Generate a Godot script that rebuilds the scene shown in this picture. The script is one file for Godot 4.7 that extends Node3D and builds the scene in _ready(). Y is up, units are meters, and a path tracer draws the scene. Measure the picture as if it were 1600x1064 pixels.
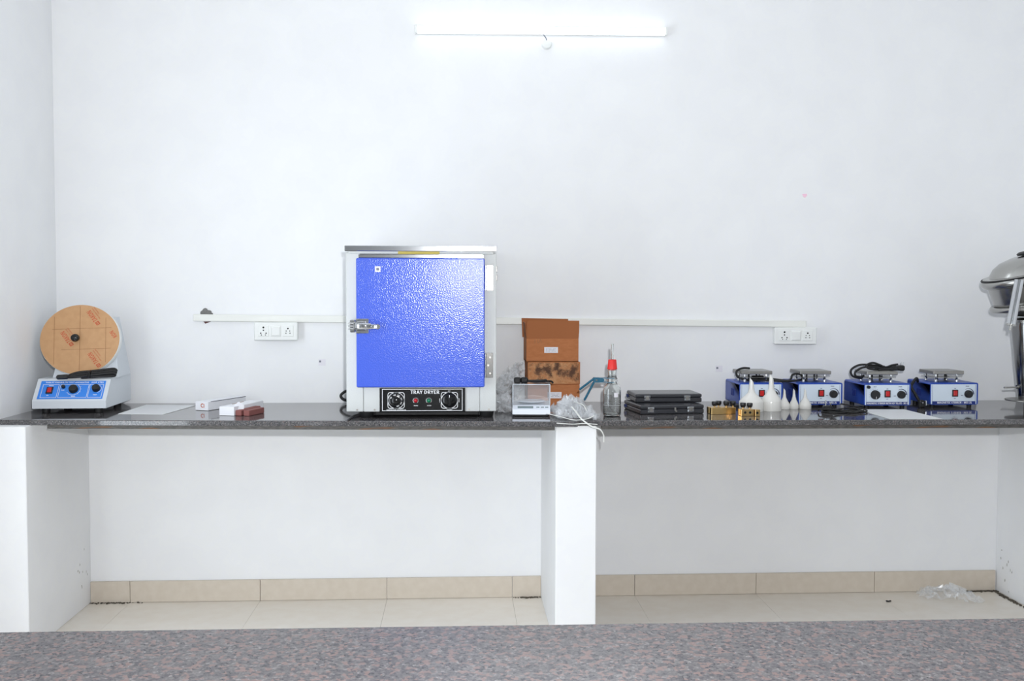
extends Node3D

# ---------------------------------------------------------------- helpers
var taken := {}
var M := {}
var font_bold: SystemFont
var font_plain: SystemFont
const TOP := 0.915   # worktop height

class Shape:
	var st := SurfaceTool.new()
	func _init() -> void:
		st.begin(Mesh.PRIMITIVE_TRIANGLES)
	func v(p: Vector3, uv: Vector2) -> void:
		st.set_uv(uv)
		st.add_vertex(p)
	# a triangle that faces along «out»
	func tri(a: Vector3, b: Vector3, c: Vector3, out: Vector3, g := -1, ua := Vector2.ZERO, ub := Vector2.ZERO, uc := Vector2.ZERO) -> void:
		var n := (a - c).cross(a - b)
		if n.length_squared() < 1e-18:
			return
		st.set_smooth_group(g)
		if n.dot(out) >= 0.0:
			v(a, ua); v(b, ub); v(c, uc)
		else:
			v(a, ua); v(c, uc); v(b, ub)
	func quad(a: Vector3, b: Vector3, c: Vector3, d: Vector3, out: Vector3, g := -1) -> void:
		var u0 := Vector2(0, 1); var u1 := Vector2(1, 1); var u2 := Vector2(1, 0); var u3 := Vector2(0, 0)
		tri(a, b, c, out, g, u0, u1, u2)
		tri(a, c, d, out, g, u0, u2, u3)
	# convex hexahedron from 8 corners: bottom 0-3 counter-clockwise from above, top 4-7
	func hexa(p: Array) -> void:
		var mid := Vector3.ZERO
		for q in p:
			mid += q / 8.0
		for f in [[0, 1, 2, 3], [4, 5, 6, 7], [0, 1, 5, 4], [1, 2, 6, 5], [2, 3, 7, 6], [3, 0, 4, 7]]:
			var m: Vector3 = (p[f[0]] + p[f[1]] + p[f[2]] + p[f[3]]) / 4.0
			quad(p[f[0]], p[f[1]], p[f[2]], p[f[3]], m - mid)
	# box with chamfered edges
	func box(c: Vector3, s: Vector3, e := 0.0, t := Transform3D.IDENTITY) -> void:
		var h := s / 2.0
		e = minf(e, minf(h.x, minf(h.y, h.z)) * 0.9)
		if e <= 0.0:
			var p := []
			for q in [[-1, -1, 1], [1, -1, 1], [1, -1, -1], [-1, -1, -1], [-1, 1, 1], [1, 1, 1], [1, 1, -1], [-1, 1, -1]]:
				p.append(t * (c + Vector3(q[0] * h.x, q[1] * h.y, q[2] * h.z)))
			hexa(p)
			return
		var at := func(sx: int, sy: int, sz: int, ax: int) -> Vector3:
			var q := Vector3(h.x - (0.0 if ax == 0 else e), h.y - (0.0 if ax == 1 else e), h.z - (0.0 if ax == 2 else e))
			return t * (c + Vector3(sx * q.x, sy * q.y, sz * q.z))
		var b := t.basis
		for s1 in [-1, 1]:
			quad(at.call(s1, -1, -1, 0), at.call(s1, 1, -1, 0), at.call(s1, 1, 1, 0), at.call(s1, -1, 1, 0), b * Vector3(s1, 0, 0))
			quad(at.call(-1, s1, -1, 1), at.call(1, s1, -1, 1), at.call(1, s1, 1, 1), at.call(-1, s1, 1, 1), b * Vector3(0, s1, 0))
			quad(at.call(-1, -1, s1, 2), at.call(1, -1, s1, 2), at.call(1, 1, s1, 2), at.call(-1, 1, s1, 2), b * Vector3(0, 0, s1))
			for s2 in [-1, 1]:
				quad(at.call(s1, s2, -1, 0), at.call(s1, s2, 1, 0), at.call(s1, s2, 1, 1), at.call(s1, s2, -1, 1), b * Vector3(s1, s2, 0))
				quad(at.call(s1, -1, s2, 0), at.call(s1, 1, s2, 0), at.call(s1, 1, s2, 2), at.call(s1, -1, s2, 2), b * Vector3(s1, 0, s2))
				quad(at.call(-1, s1, s2, 1), at.call(1, s1, s2, 1), at.call(1, s1, s2, 2), at.call(-1, s1, s2, 2), b * Vector3(0, s1, s2))
				for s3 in [-1, 1]:
					tri(at.call(s1, s2, s3, 0), at.call(s1, s2, s3, 1), at.call(s1, s2, s3, 2), b * Vector3(s1, s2, s3))
	# outline in x,y pulled from z0 to z1
	func prism(o: PackedVector2Array, z0: float, z1: float, t := Transform3D.IDENTITY, smooth := false) -> void:
		var pts := o
		if Geometry2D.is_polygon_clockwise(pts):
			pts = pts.duplicate()
			pts.reverse()
		var f := Geometry2D.triangulate_polygon(pts)
		for k in range(0, f.size(), 3):
			for z in [z0, z1]:
				var a := pts[f[k]]; var b := pts[f[k + 1]]; var c := pts[f[k + 2]]
				tri(t * Vector3(a.x, a.y, z), t * Vector3(b.x, b.y, z), t * Vector3(c.x, c.y, z), t.basis * Vector3(0, 0, 1 if z == maxf(z0, z1) else -1))
		for k in pts.size():
			var a := pts[k]; var b := pts[(k + 1) % pts.size()]
			var d := b - a
			# is_polygon_clockwise in Godot's y-down sense: the outside lies to the right when seen y-up
			var out := Vector3(d.y, -d.x, 0)
			var mid := (a + b) / 2.0 + Vector2(d.y, -d.x).normalized() * 1e-5
			if Geometry2D.is_point_in_polygon(mid, pts):
				out = -out
			quad(t * Vector3(a.x, a.y, z0), t * Vector3(b.x, b.y, z0), t * Vector3(b.x, b.y, z1), t * Vector3(a.x, a.y, z1), t.basis * out, 3 if smooth else -1)
	# profile of (radius, height) turned about y; the outside goes from bottom to top
	func lathe(pr: Array, t := Transform3D.IDENTITY, seg := 32) -> void:
		var g := 10
		for k in pr.size() - 1:
			var a: Vector2 = pr[k]; var b: Vector2 = pr[k + 1]
			if k > 0 and absf((a - pr[k - 1]).angle_to(b - a)) > deg_to_rad(42):
				g += 1
			var o := Vector2(b.y - a.y, a.x - b.x)
			for i in seg:
				var x := TAU * i / seg; var y := TAU * (i + 1) / seg; var m := (x + y) / 2
				var dx := Vector3(sin(x), 0, cos(x)); var dy := Vector3(sin(y), 0, cos(y)); var dm := Vector3(sin(m), 0, cos(m))
				var p0 := dx * a.x + Vector3(0, a.y, 0); var p1 := dy * a.x + Vector3(0, a.y, 0)
				var p2 := dy * b.x + Vector3(0, b.y, 0); var p3 := dx * b.x + Vector3(0, b.y, 0)
				var out := t.basis * (dm * o.x + Vector3(0, o.y, 0))
				if a.x < 1e-6:
					tri(t * p0, t * p2, t * p3, out, g)
				elif b.x < 1e-6:
					tri(t * p0, t * p1, t * p2, out, g)
				else:
					quad(t * p0, t * p1, t * p2, t * p3, out, g)
	func cyl(base: Vector3, r0: float, r1: float, h: float, t := Transform3D.IDENTITY, seg := 24, e := 0.0) -> void:
		var p := [Vector2(0, 0), Vector2(r0 - e, 0), Vector2(r0, e), Vector2(r1, h - e), Vector2(r1 - e, h), Vector2(0, h)] if e > 0 else [Vector2(0, 0), Vector2(r0, 0), Vector2(r1, h), Vector2(0, h)]
		lathe(p, t * Transform3D(Basis.IDENTITY, base), seg)
	# round bar between two points
	func bar(a: Vector3, b: Vector3, r0: float, r1 := -1.0, seg := 16) -> void:
		var y := (b - a).normalized()
		var x := y.cross(Vector3.UP if absf(y.y) < 0.9 else Vector3.RIGHT).normalized()
		cyl(Vector3.ZERO, r0, r0 if r1 < 0 else r1, (b - a).length(), Transform3D(Basis(x, y, x.cross(y)), a), seg)
	# tube along a smooth curve through points
	func tube(pts: Array, r: float, seg := 10, closed := false, step := 6, flat := 1.0) -> void:
		var line := []
		var n := pts.size()
		for k in (n if closed else n - 1):
			var p0: Vector3 = pts[(k - 1 + n) % n] if closed or k > 0 else pts[0]
			var p1: Vector3 = pts[k]; var p2: Vector3 = pts[(k + 1) % n]
			var p3: Vector3 = pts[(k + 2) % n] if closed or k < n - 2 else p2
			for i in step:
				line.append(p1.cubic_interpolate(p2, p0, p3, float(i) / step))
		if not closed:
			line.append(pts[n - 1])
		var m := line.size()
		var side := Vector3.ZERO
		var rings := []
		for k in m:
			var a: Vector3 = line[(k - 1 + m) % m] if closed or k > 0 else line[0]
			var b: Vector3 = line[(k + 1) % m] if closed or k < m - 1 else line[m - 1]
			var d := (b - a).normalized()
			if side == Vector3.ZERO:
				side = d.cross(Vector3.UP if absf(d.y) < 0.9 else Vector3.RIGHT)
			side = (side - d * side.dot(d)).normalized()
			var up := side.cross(d)
			var ring := []
			for i in seg:
				ring.append(line[k] + (side * cos(TAU * i / seg) + up * sin(TAU * i / seg) * flat) * r)
			rings.append(ring)
		for k in (m if closed else m - 1):
			for i in seg:
				var p: Array = rings[k]; var q: Array = rings[(k + 1) % m]; var j := (i + 1) % seg
				quad(p[i], p[j], q[j], q[i], (p[i] + p[j]) / 2 - line[k], 4)
		if not closed:
			for i in seg:
				tri(line[0], rings[0][i], rings[0][(i + 1) % seg], line[0] - line[1])
				tri(line[m - 1], rings[m - 1][i], rings[m - 1][(i + 1) % seg], line[m - 1] - line[m - 2])
	func done() -> ArrayMesh:
		st.generate_normals()
		return st.commit()

func round_rect(w: float, h: float, r: float, n := 5) -> PackedVector2Array:
	var o := PackedVector2Array()
	for c in [[1, 1, 0], [-1, 1, 1], [-1, -1, 2], [1, -1, 3]]:
		for k in n + 1:
			var a: float = PI / 2 * (c[2] + float(k) / n)
			o.append(Vector2(c[0] * (w / 2 - r) + cos(a) * r, c[1] * (h / 2 - r) + sin(a) * r))
	return o

func numbered(called: String) -> String:
	var n: int = taken.get(called, 0)
	taken[called] = n + 1
	return called if n == 0 else "%s_%03d" % [called, n]

func obj(called: String, s: Shape, m: Material, parent: Node = null) -> MeshInstance3D:
	return put(called, s.done(), m, parent)

func put(called: String, mesh: Mesh, m: Material, parent: Node = null) -> MeshInstance3D:
	var o := MeshInstance3D.new()
	o.name = called if parent else numbered(called)
	o.mesh = mesh
	o.material_override = m
	o.cast_shadow = GeometryInstance3D.SHADOW_CASTING_SETTING_ON
	(parent if parent else self).add_child(o, true)
	return o

func tag(o: Node, label: String, category: String, group := "") -> void:
	o.set_meta("label", label)
	o.set_meta("category", category)
	if group:
		o.set_meta("group", group)

func thing(called: String, label: String, category: String, at := Vector3.ZERO, turn := 0.0, group := "") -> Node3D:
	var o := Node3D.new()
	o.name = numbered(called)
	add_child(o)
	o.position = at
	o.rotation.y = deg_to_rad(turn)
	tag(o, label, category, group)
	return o

func struct(o: Node, label := "") -> void:
	o.set_meta("kind", "structure")
	if label:
		o.set_meta("label", label)

# flat printed lettering, its middle at «at», facing local +z
func letters(called: String, what: String, h: float, m: Material, parent: Node3D, at: Vector3, fit := 0.0, bold := true, b := Basis.IDENTITY) -> MeshInstance3D:
	var t := TextMesh.new()
	t.text = what
	t.font = font_bold if bold else font_plain
	t.font_size = 48
	t.pixel_size = h / (0.714 * 48.0)
	t.depth = 0.0004
	t.curve_step = 1.0
	t.horizontal_alignment = HORIZONTAL_ALIGNMENT_CENTER
	t.vertical_alignment = VERTICAL_ALIGNMENT_CENTER
	var o := put(called, t, m, parent)
	var w := t.get_aabb().size.x
	o.transform = Transform3D(b, at)
	if fit > 0.0 and w > 0.0:
		o.transform = Transform3D(b * Basis.from_scale(Vector3(fit / w, 1, 1)), at)
	return o

func mat(key: String, c: Color, rough := 0.5, metal := 0.0, spec := 0.5) -> StandardMaterial3D:
	var m := StandardMaterial3D.new()
	m.resource_name = key
	m.albedo_color = c
	m.roughness = rough
	m.metallic = metal
	m.metallic_specular = spec
	M[key] = m
	return m

func rgb(r: float, g: float, b: float) -> Color:
	return Color(r / 255.0, g / 255.0, b / 255.0)

func noise(kind: int, freq: float, sd: int, oct := 1) -> FastNoiseLite:
	var n := FastNoiseLite.new()
	n.noise_type = kind
	n.frequency = freq
	n.seed = sd
	n.fractal_octaves = oct
	if oct == 1:
		n.fractal_type = FastNoiseLite.FRACTAL_NONE
	return n

# speckled stone: cells take a tone from «tones», warm crystals gather in patches
func granite(w: int, h: int, cell: float, tones: Array, pink: Color, share: float, sd: int) -> ImageTexture:
	var a := noise(FastNoiseLite.TYPE_CELLULAR, 1.0 / cell, sd)
	a.cellular_return_type = FastNoiseLite.RETURN_CELL_VALUE
	a.cellular_jitter = 1.1
	a.domain_warp_enabled = true
	a.domain_warp_amplitude = cell * 0.7
	a.domain_warp_frequency = 0.5 / cell
	var b := noise(FastNoiseLite.TYPE_CELLULAR, 2.3 / cell, sd + 5)
	b.cellular_return_type = FastNoiseLite.RETURN_CELL_VALUE
	var c := noise(FastNoiseLite.TYPE_SIMPLEX, 0.22 / cell, sd + 9, 3)
	var da := a.get_seamless_image(w, h).get_data()
	var db := b.get_seamless_image(w, h).get_data()
	var dc := c.get_seamless_image(w, h).get_data()
	var out := PackedByteArray()
	out.resize(w * h * 3)
	for k in w * h:
		var x := da[k] / 255.0
		var y := db[k] / 255.0
		var t := (x * 0.62 + y * 0.38)
		var i := clampf(t * tones.size(), 0.0, tones.size() - 0.01)
		var col: Color = tones[int(i)]
		if dc[k] / 255.0 + (x - 0.5) * 0.35 > 1.0 - share and x > 0.35:
			col = col.lerp(pink, 0.7)
		out[k * 3] = int(col.r * 255)
		out[k * 3 + 1] = int(col.g * 255)
		out[k * 3 + 2] = int(col.b * 255)
	return ImageTexture.create_from_image(Image.create_from_data(w, h, false, Image.FORMAT_RGB8, out))

# dark edge strip with a few long rust stains
func rust(size: int) -> ImageTexture:
	var a := noise(FastNoiseLite.TYPE_SIMPLEX, 0.010, 33, 2).get_seamless_image(size, size).get_data()
	var b := noise(FastNoiseLite.TYPE_SIMPLEX, 0.06, 34, 3).get_seamless_image(size, size).get_data()
	var out := PackedByteArray()
	out.resize(size * size * 3)
	for k in size * size:
		var c := rgb(52, 50, 48).lerp(rgb(92, 88, 84), b[k] / 255.0)
		c = c.lerp(rgb(98, 64, 38), clampf((a[k] / 255.0 - 0.66) * 6.0, 0.0, 0.9))
		out[k * 3] = int(c.r * 255)
		out[k * 3 + 1] = int(c.g * 255)
		out[k * 3 + 2] = int(c.b * 255)
	return ImageTexture.create_from_image(Image.create_from_data(size, size, false, Image.FORMAT_RGB8, out))

# fine mottling between two colours
func mottle(size: int, freq: float, sd: int, a: Color, b: Color, oct := 4) -> ImageTexture:
	var n := noise(FastNoiseLite.TYPE_SIMPLEX, freq, sd, oct).get_seamless_image(size, size).get_data()
	var out := PackedByteArray()
	out.resize(size * size * 3)
	for k in size * size:
		var c := a.lerp(b, n[k] / 255.0)
		out[k * 3] = int(c.r * 255)
		out[k * 3 + 1] = int(c.g * 255)
		out[k * 3 + 2] = int(c.b * 255)
	return ImageTexture.create_from_image(Image.create_from_data(size, size, false, Image.FORMAT_RGB8, out))

func tiled(m: StandardMaterial3D, tex: Texture2D, scale: Vector3, world := true) -> void:
	m.albedo_texture = tex
	m.albedo_color = Color.WHITE
	m.uv1_triplanar = true
	m.uv1_world_triplanar = world
	m.uv1_triplanar_sharpness = 8.0
	m.uv1_scale = scale

func relief(m: StandardMaterial3D, n: FastNoiseLite, size: int, strength: float, scale: Vector3) -> void:
	var im := n.get_seamless_image(size, size)
	im.convert(Image.FORMAT_RGBA8)
	im.bump_map_to_normal_map(strength)
	m.normal_enabled = true
	m.normal_texture = ImageTexture.create_from_image(im)
	m.uv1_triplanar = true
	m.uv1_triplanar_sharpness = 8.0
	m.uv1_scale = scale

# ---------------------------------------------------------------- scene
func _ready() -> void:
	var cam := Camera3D.new()
	cam.name = "camera"
	cam.position = Vector3(0, 1.40, 4.604)
	cam.rotation_degrees = Vector3(-2.47, -3.05, 0.12)
	cam.fov = 37.76
	cam.near = 0.05
	add_child(cam)
	cam.current = true
	var we := WorldEnvironment.new()
	we.name = "environment"
	var env := Environment.new()
	env.background_mode = Environment.BG_COLOR
	env.background_color = Color(0.86, 0.93, 1.0)
	env.background_energy_multiplier = 2.0
	env.tonemap_mode = Environment.TONE_MAPPER_LINEAR
	env.tonemap_exposure = 0.88
	env.sdfgi_enabled = true
	env.ssao_enabled = true
	env.ssil_enabled = true
	we.environment = env
	add_child(we)
	# daylight that enters by the open doorway in the left wall, along the aisle
	var day := AreaLight3D.new()
	day.name = "doorway_daylight"
	day.position = Vector3(XL + 0.005, 1.04, 1.95)
	day.rotation_degrees.y = -90.0
	day.area_size = Vector2(1.05, 2.02)
	day.light_energy = 3.1
	day.light_color = Color(0.95, 0.98, 1.0)
	day.shadow_enabled = true
	day.area_range = 14.0
	add_child(day)
	font_bold = SystemFont.new()
	font_bold.font_names = PackedStringArray(["Droid Sans"])
	font_bold.font_weight = 700
	font_plain = SystemFont.new()
	font_plain.font_names = PackedStringArray(["Droid Sans"])
	materials()
	flash()
	room()
	counter()
	wall_fittings()
	desk()
	tray_dryer()
	friability_tester()
	boxes_and_balance()
	bottle_and_clamp()
	cases()
	stirrers()
	funnels()
	brass()
	steel_pan()
	small_things()
	plastic()

func materials() -> void:
	var wall := mat("wall_paint", rgb(238, 240, 243), 0.6, 0.0, 0.3)
	tiled(wall, mottle(512, 0.012, 3, rgb(237, 238, 240), rgb(241, 242, 243)), Vector3.ONE * 0.5)
	mat("ceiling_paint", rgb(240, 241, 242), 0.8)
	var tile := mat("floor_tile", rgb(205, 200, 190), 0.18, 0.0, 0.4)
	tiled(tile, mottle(512, 0.02, 8, rgb(238, 230, 218), rgb(243, 237, 227)), Vector3.ONE * 0.9)
	mat("grout", rgb(200, 194, 184), 0.9)
	var skirt := mat("skirting_tile", rgb(200, 192, 178), 0.3, 0.0, 0.4)
	tiled(skirt, mottle(512, 0.03, 18, rgb(206, 195, 180), rgb(213, 203, 189)), Vector3.ONE * 1.1)
	var top := mat("dark_granite", Color.WHITE, 0.06, 0.0, 0.57)
	tiled(top, granite(1024, 1024, 6.0, [rgb(42, 42, 44), rgb(60, 60, 62), rgb(78, 77, 79), rgb(95, 93, 94), rgb(118, 116, 116), rgb(150, 147, 146)], rgb(112, 96, 92), 0.25, 21), Vector3.ONE * 1.6)
	var strip := mat("stained_strip", Color.WHITE, 0.6)
	tiled(strip, rust(512), Vector3(0.9, 6, 6))
	var near := mat("pink_granite", Color.WHITE, 0.22, 0.0, 0.35)
	tiled(near, granite(2048, 1024, 6.0, [rgb(54, 53, 58), rgb(68, 66, 70), rgb(79, 76, 79), rgb(86, 83, 85), rgb(92, 89, 90), rgb(101, 98, 98), rgb(122, 119, 119)], rgb(118, 95, 91), 0.34, 41), Vector3(1.0 / 1.7, 1.0 / 0.85, 1.0 / 0.85))
	mat("white_plastic", rgb(236, 238, 236), 0.35)
	mat("trunking_plastic", rgb(233, 234, 229), 0.4)
	mat("black_hole", rgb(14, 14, 15), 0.8)
	mat("black_plastic", rgb(24, 24, 26), 0.4)
	mat("black_rubber", rgb(20, 20, 21), 0.6)
	mat("black_gloss", rgb(17, 18, 20), 0.18)
	mat("print_white", rgb(238, 240, 242), 0.5)
	mat("print_dark", rgb(40, 48, 90), 0.5)
	mat("print_grey", rgb(120, 124, 136), 0.6)
	mat("chrome", rgb(206, 208, 211), 0.10, 1.0)
	mat("steel", rgb(176, 175, 172), 0.24, 1.0)
	mat("dull_steel", rgb(158, 156, 152), 0.38, 1.0)
	mat("hinge_steel", rgb(150, 149, 146), 0.16, 1.0)
	mat("column_steel", rgb(136, 136, 136), 0.13, 1.0)
	var shell := mat("grey_powder_coat", rgb(204, 207, 206), 0.45)
	relief(shell, noise(FastNoiseLite.TYPE_SIMPLEX, 0.09, 5, 2), 256, 0.6, Vector3.ONE * 9)
	var door := mat("hammered_blue", rgb(72, 99, 210), 0.2, 0.0, 0.43)
	relief(door, noise(FastNoiseLite.TYPE_SIMPLEX, 0.12, 7, 1), 512, 0.25, Vector3.ONE * 2.1)
	mat("tester_grey", rgb(211, 217, 223), 0.42)
	mat("panel_blue", rgb(52, 132, 228), 0.4)
	var film := mat("brown_film", rgb(196, 150, 105), 0.55)
	tiled(film, mottle(256, 0.03, 71, rgb(192, 148, 104), rgb(200, 156, 112)), Vector3.ONE * 3, false)
	mat("film_crease", rgb(150, 104, 66), 0.6)
	mat("film_print", rgb(196, 96, 62), 0.6)
	mat("rocker_red", rgb(196, 30, 30), 0.25)
	mat("lamp_red", rgb(190, 28, 44), 0.25)
	mat("lamp_green", rgb(12, 120, 84), 0.25)
	mat("yellow_tape", rgb(196, 176, 74), 0.5)
	mat("stirrer_blue", rgb(36, 74, 168), 0.35)
	mat("stirrer_navy", rgb(24, 46, 124), 0.4)
	mat("stirrer_face", rgb(216, 228, 240), 0.35)
	var card := mat("cardboard", Color.WHITE, 0.85)
	tiled(card, mottle(256, 0.02, 51, rgb(178, 110, 66), rgb(190, 122, 76)), Vector3(4, 12, 4), false)
	mat("card_inside", rgb(160, 98, 58), 0.9)
	mat("label_paper", rgb(232, 230, 236), 0.7)
	mat("paper", rgb(224, 226, 227), 0.7)
	mat("carton", rgb(240, 241, 246), 0.55)
	mat("carton_line", rgb(40, 44, 60), 0.6)
	mat("brown_bar", rgb(138, 84, 80), 0.75)
	mat("balance_white", rgb(228, 234, 244), 0.35)
	mat("display_grey", rgb(128, 142, 146), 0.2)
	var acry := mat("clear_acrylic", Color(0.92, 0.95, 0.97, 0.07), 0.02)
	acry.transparency = BaseMaterial3D.TRANSPARENCY_ALPHA
	mat("acrylic_edge", rgb(205, 212, 220), 0.2)
	var gl := mat("bottle_glass", Color(0.98, 0.99, 0.985, 0.02), 0.0)
	gl.refraction_enabled = true
	gl.refraction_scale = 0.05
	gl.transparency = BaseMaterial3D.TRANSPARENCY_ALPHA
	mat("red_rubber", rgb(224, 44, 40), 0.5)
	mat("teal_paint", rgb(12, 88, 114), 0.3)
	mat("case_black", rgb(46, 47, 52), 0.26, 0.0, 0.65)
	mat("case_blue", rgb(28, 44, 92), 0.4)
	mat("porcelain", rgb(226, 225, 220), 0.18)
	mat("brass", rgb(214, 180, 122), 0.3, 1.0)
	mat("cement", rgb(120, 120, 118), 0.95)
	mat("bare_brick", rgb(104, 74, 72), 0.95)
	mat("floor_dirt", rgb(84, 78, 68), 0.95)
	mat("scuff", rgb(176, 174, 168), 0.9)
	mat("pale_pink", rgb(244, 205, 222), 0.6)
	var wrap := mat("cling_wrap", Color(0.95, 0.96, 0.97, 0.20), 0.07)
	wrap.transparency = BaseMaterial3D.TRANSPARENCY_ALPHA
	mat("white_strap", rgb(235, 236, 232), 0.4)
	mat("grey_cord", rgb(92, 92, 94), 0.5)
	var glow := mat("tube_glow", rgb(250, 252, 255), 0.4)
	glow.emission_enabled = true
	glow.emission = Color(0.93, 0.97, 1.0)
	glow.emission_energy_multiplier = 5.5
	var fg := mat("flash_glow", rgb(250, 250, 250), 0.4)
	fg.emission_enabled = true
	fg.emission = Color(1, 1, 1)
	fg.emission_energy_multiplier = 2.0

# ---------------------------------------------------------------- room
const XL := -1.815
const XR := 2.76
const ZF := 7.2
const CEIL := 3.25

func slab(called: String, lo: Vector3, hi: Vector3, m: String, label := "", parent: Node = null) -> MeshInstance3D:
	var s := Shape.new()
	s.box((lo + hi) / 2, hi - lo)
	var o := obj(called, s, M[m], parent)
	if parent == null:
		struct(o, label)
	return o

func room() -> void:
	slab("wall_back", Vector3(XL - 0.2, -0.1, -0.2), Vector3(XR + 0.2, CEIL + 0.1, 0), "wall_paint", "plain white painted wall behind the worktop")
	var wl := Shape.new()
	for q in [[0.0, 1.35, -0.1, CEIL + 0.1], [2.55, ZF, -0.1, CEIL + 0.1], [1.35, 2.55, 2.10, CEIL + 0.1]]:
		wl.box(Vector3(XL - 0.1, (q[2] + q[3]) / 2, (q[0] + q[1]) / 2), Vector3(0.2, q[3] - q[2], q[1] - q[0]))
	struct(obj("wall_left", wl, M.wall_paint), "white side wall at the tablet tester's end")
	slab("wall_right", Vector3(XR, -0.1, 0), Vector3(XR + 0.2, CEIL + 0.1, ZF), "wall_paint", "white side wall at the steel pan's end")
	slab("ceiling", Vector3(XL - 0.2, CEIL, -0.2), Vector3(XR + 0.2, CEIL + 0.2, ZF + 0.2), "ceiling_paint", "white ceiling")
	slab("wall_front", Vector3(XL - 0.2, -0.1, ZF), Vector3(XR + 0.2, CEIL + 0.1, ZF + 0.2), "wall_paint", "white wall behind the camera")
	# frame of the open doorway
	var dr := Node3D.new()
	dr.name = "door_1"
	add_child(dr)
	dr.position = Vector3(XL - 0.1, 0, 1.95)
	struct(dr, "open doorway in the left wall, outside the picture")
	var fr := Shape.new()
	for z in [-0.575, 0.575]:
		fr.box(Vector3(0, 1.05, z), Vector3(0.21, 2.10, 0.05), 0.004)
	fr.box(Vector3(0, 2.075, 0), Vector3(0.21, 0.05, 1.10), 0.004)
	obj("door_frame", fr, M.white_plastic, dr)
	# floor: screed, and the large tiles of the part that shows
	var fl := slab("floor", Vector3(XL - 0.2, -0.2, -0.2), Vector3(XR + 0.2, -0.010, ZF + 0.2), "grout", "polished beige tile floor")
	var xs := [XL, -1.505, -0.916, -0.334, 0.248, 0.825, 1.404, 1.977, XR]
	var zs := [0.0, 0.42, 1.02, 1.62, 2.22, 2.82]
	for i in xs.size() - 1:
		for j in zs.size() - 1:
			var s := Shape.new()
			s.box(Vector3((xs[i] + xs[i + 1]) / 2, -0.005, (zs[j] + zs[j + 1]) / 2), Vector3(xs[i + 1] - xs[i] - 0.0008, 0.010, zs[j + 1] - zs[j] - 0.0008), 0.0002)
			obj("floor_tile", s, M.floor_tile, fl)
	var rest := Shape.new()
	rest.box(Vector3((XL + XR) / 2, -0.005, (2.82 + ZF) / 2), Vector3(XR - XL, 0.010, ZF - 2.82))
	obj("floor_tile", rest, M.floor_tile, fl)
	# piers that carry the worktop
	for p in [["wall_pier", XL, -1.683, 0.66, "white plastered pier in the corner under the tablet tester"], ["wall_pier", 0.383, 0.545, 0.70, "white plastered pier in the middle under the worktop"], ["wall_pier", 2.576, XR, 0.70, "white plastered pier at the steel pan's end under the worktop"]]:
		var s := Shape.new()
		s.box(Vector3((p[1] + p[2]) / 2, 0.4475, p[3] / 2), Vector3(p[2] - p[1], 0.895, p[3]), 0.003)
		struct(obj(p[0], s, M.wall_paint), p[4])
	# skirting tiles of the two bays
	var bays := [[-1.683, -1.505, -0.916, -0.334, 0.248, 0.383], [0.545, 0.825, 1.404, 1.977, 2.570]]
	for k in 2:
		var base := Node3D.new()
		base.name = numbered("baseboard_back")
		add_child(base)
		struct(base, ["beige tile skirting in the bay under the tray dryer", "beige tile skirting in the bay under the stirrers"][k])
		var x: Array = bays[k]
		for i in x.size() - 1:
			var s := Shape.new()
			s.box(Vector3((x[i] + x[i + 1]) / 2, 0.0495, 0.006 + 0.0006 * (i % 2)), Vector3(x[i + 1] - x[i] - 0.002, 0.097, 0.012), 0.0008)
			obj("skirting_tile", s, M.skirting_tile, base)
	# dirt in the floor corners
	dirt(Vector3(-1.60, 0, 0.016), 0.22, 81, "dark crumbs of dirt along the skirting by the corner pier")
	dirt(Vector3(0.33, 0, 0.018), 0.10, 82, "dark crumbs of dirt where the skirting meets the middle pier")
	dirt(Vector3(2.49, 0, 0.018), 0.16, 83, "dark crumbs of dirt in the floor corner under the steel pan", 150)
	var gr := dirt(Vector3(2.565, 0, 0.14), 0.34, 84, "line of grey dirt along the foot of the right pier", 170)
	gr.rotation.y = deg_to_rad(-90)
	var sp := Shape.new()
	sp.box(Vector3(0, 0.003, 0), Vector3(0.022, 0.005, 0.008), 0.002, Transform3D(Basis(Vector3.UP, 0.5), Vector3.ZERO))
	sp.box(Vector3(-0.012, 0.004, 0.002), Vector3(0.010, 0.006, 0.010), 0.002)
	var so := obj("floor_scrap", sp, M.black_rubber)
	so.position = Vector3(1.985, 0, 0.16)
	tag(so, "tiny dark scrap lying alone on the beige floor", "scrap")
	# scuffs and chipped paint low on the piers
	for q in [[Vector3(-1.683, 0.16, 0.09), 85, 0.0, -1.0], [Vector3(2.576, 0.13, 0.10), 86, PI, -1.0]]:
		var rr := RandomNumberGenerator.new()
		rr.seed = q[1]
		var cs := Shape.new()
		for k in 9:
			var c := Vector2(rr.randfn(0, 0.035), rr.randfn(0, 0.045))
			var o := PackedVector2Array()
			for i in 6:
				var a := TAU * i / 6
				o.append(c + Vector2(cos(a) * rr.randf_range(0.0015, 0.005), sin(a) * rr.randf_range(0.003, 0.010)))
			cs.prism(o, 0.0, 0.0006)
		var sc := obj("paint_scuffs", cs, M.scuff)
		sc.position = q[0]
		sc.rotation.y = PI / 2 + q[2]
		tag(sc, "grey scuffs low on the corner pier's inner face" if q[1] == 85 else "grey scuffs low on the right pier's inner face", "scuffs")
		sc.set_meta("kind", "stuff")

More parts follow.
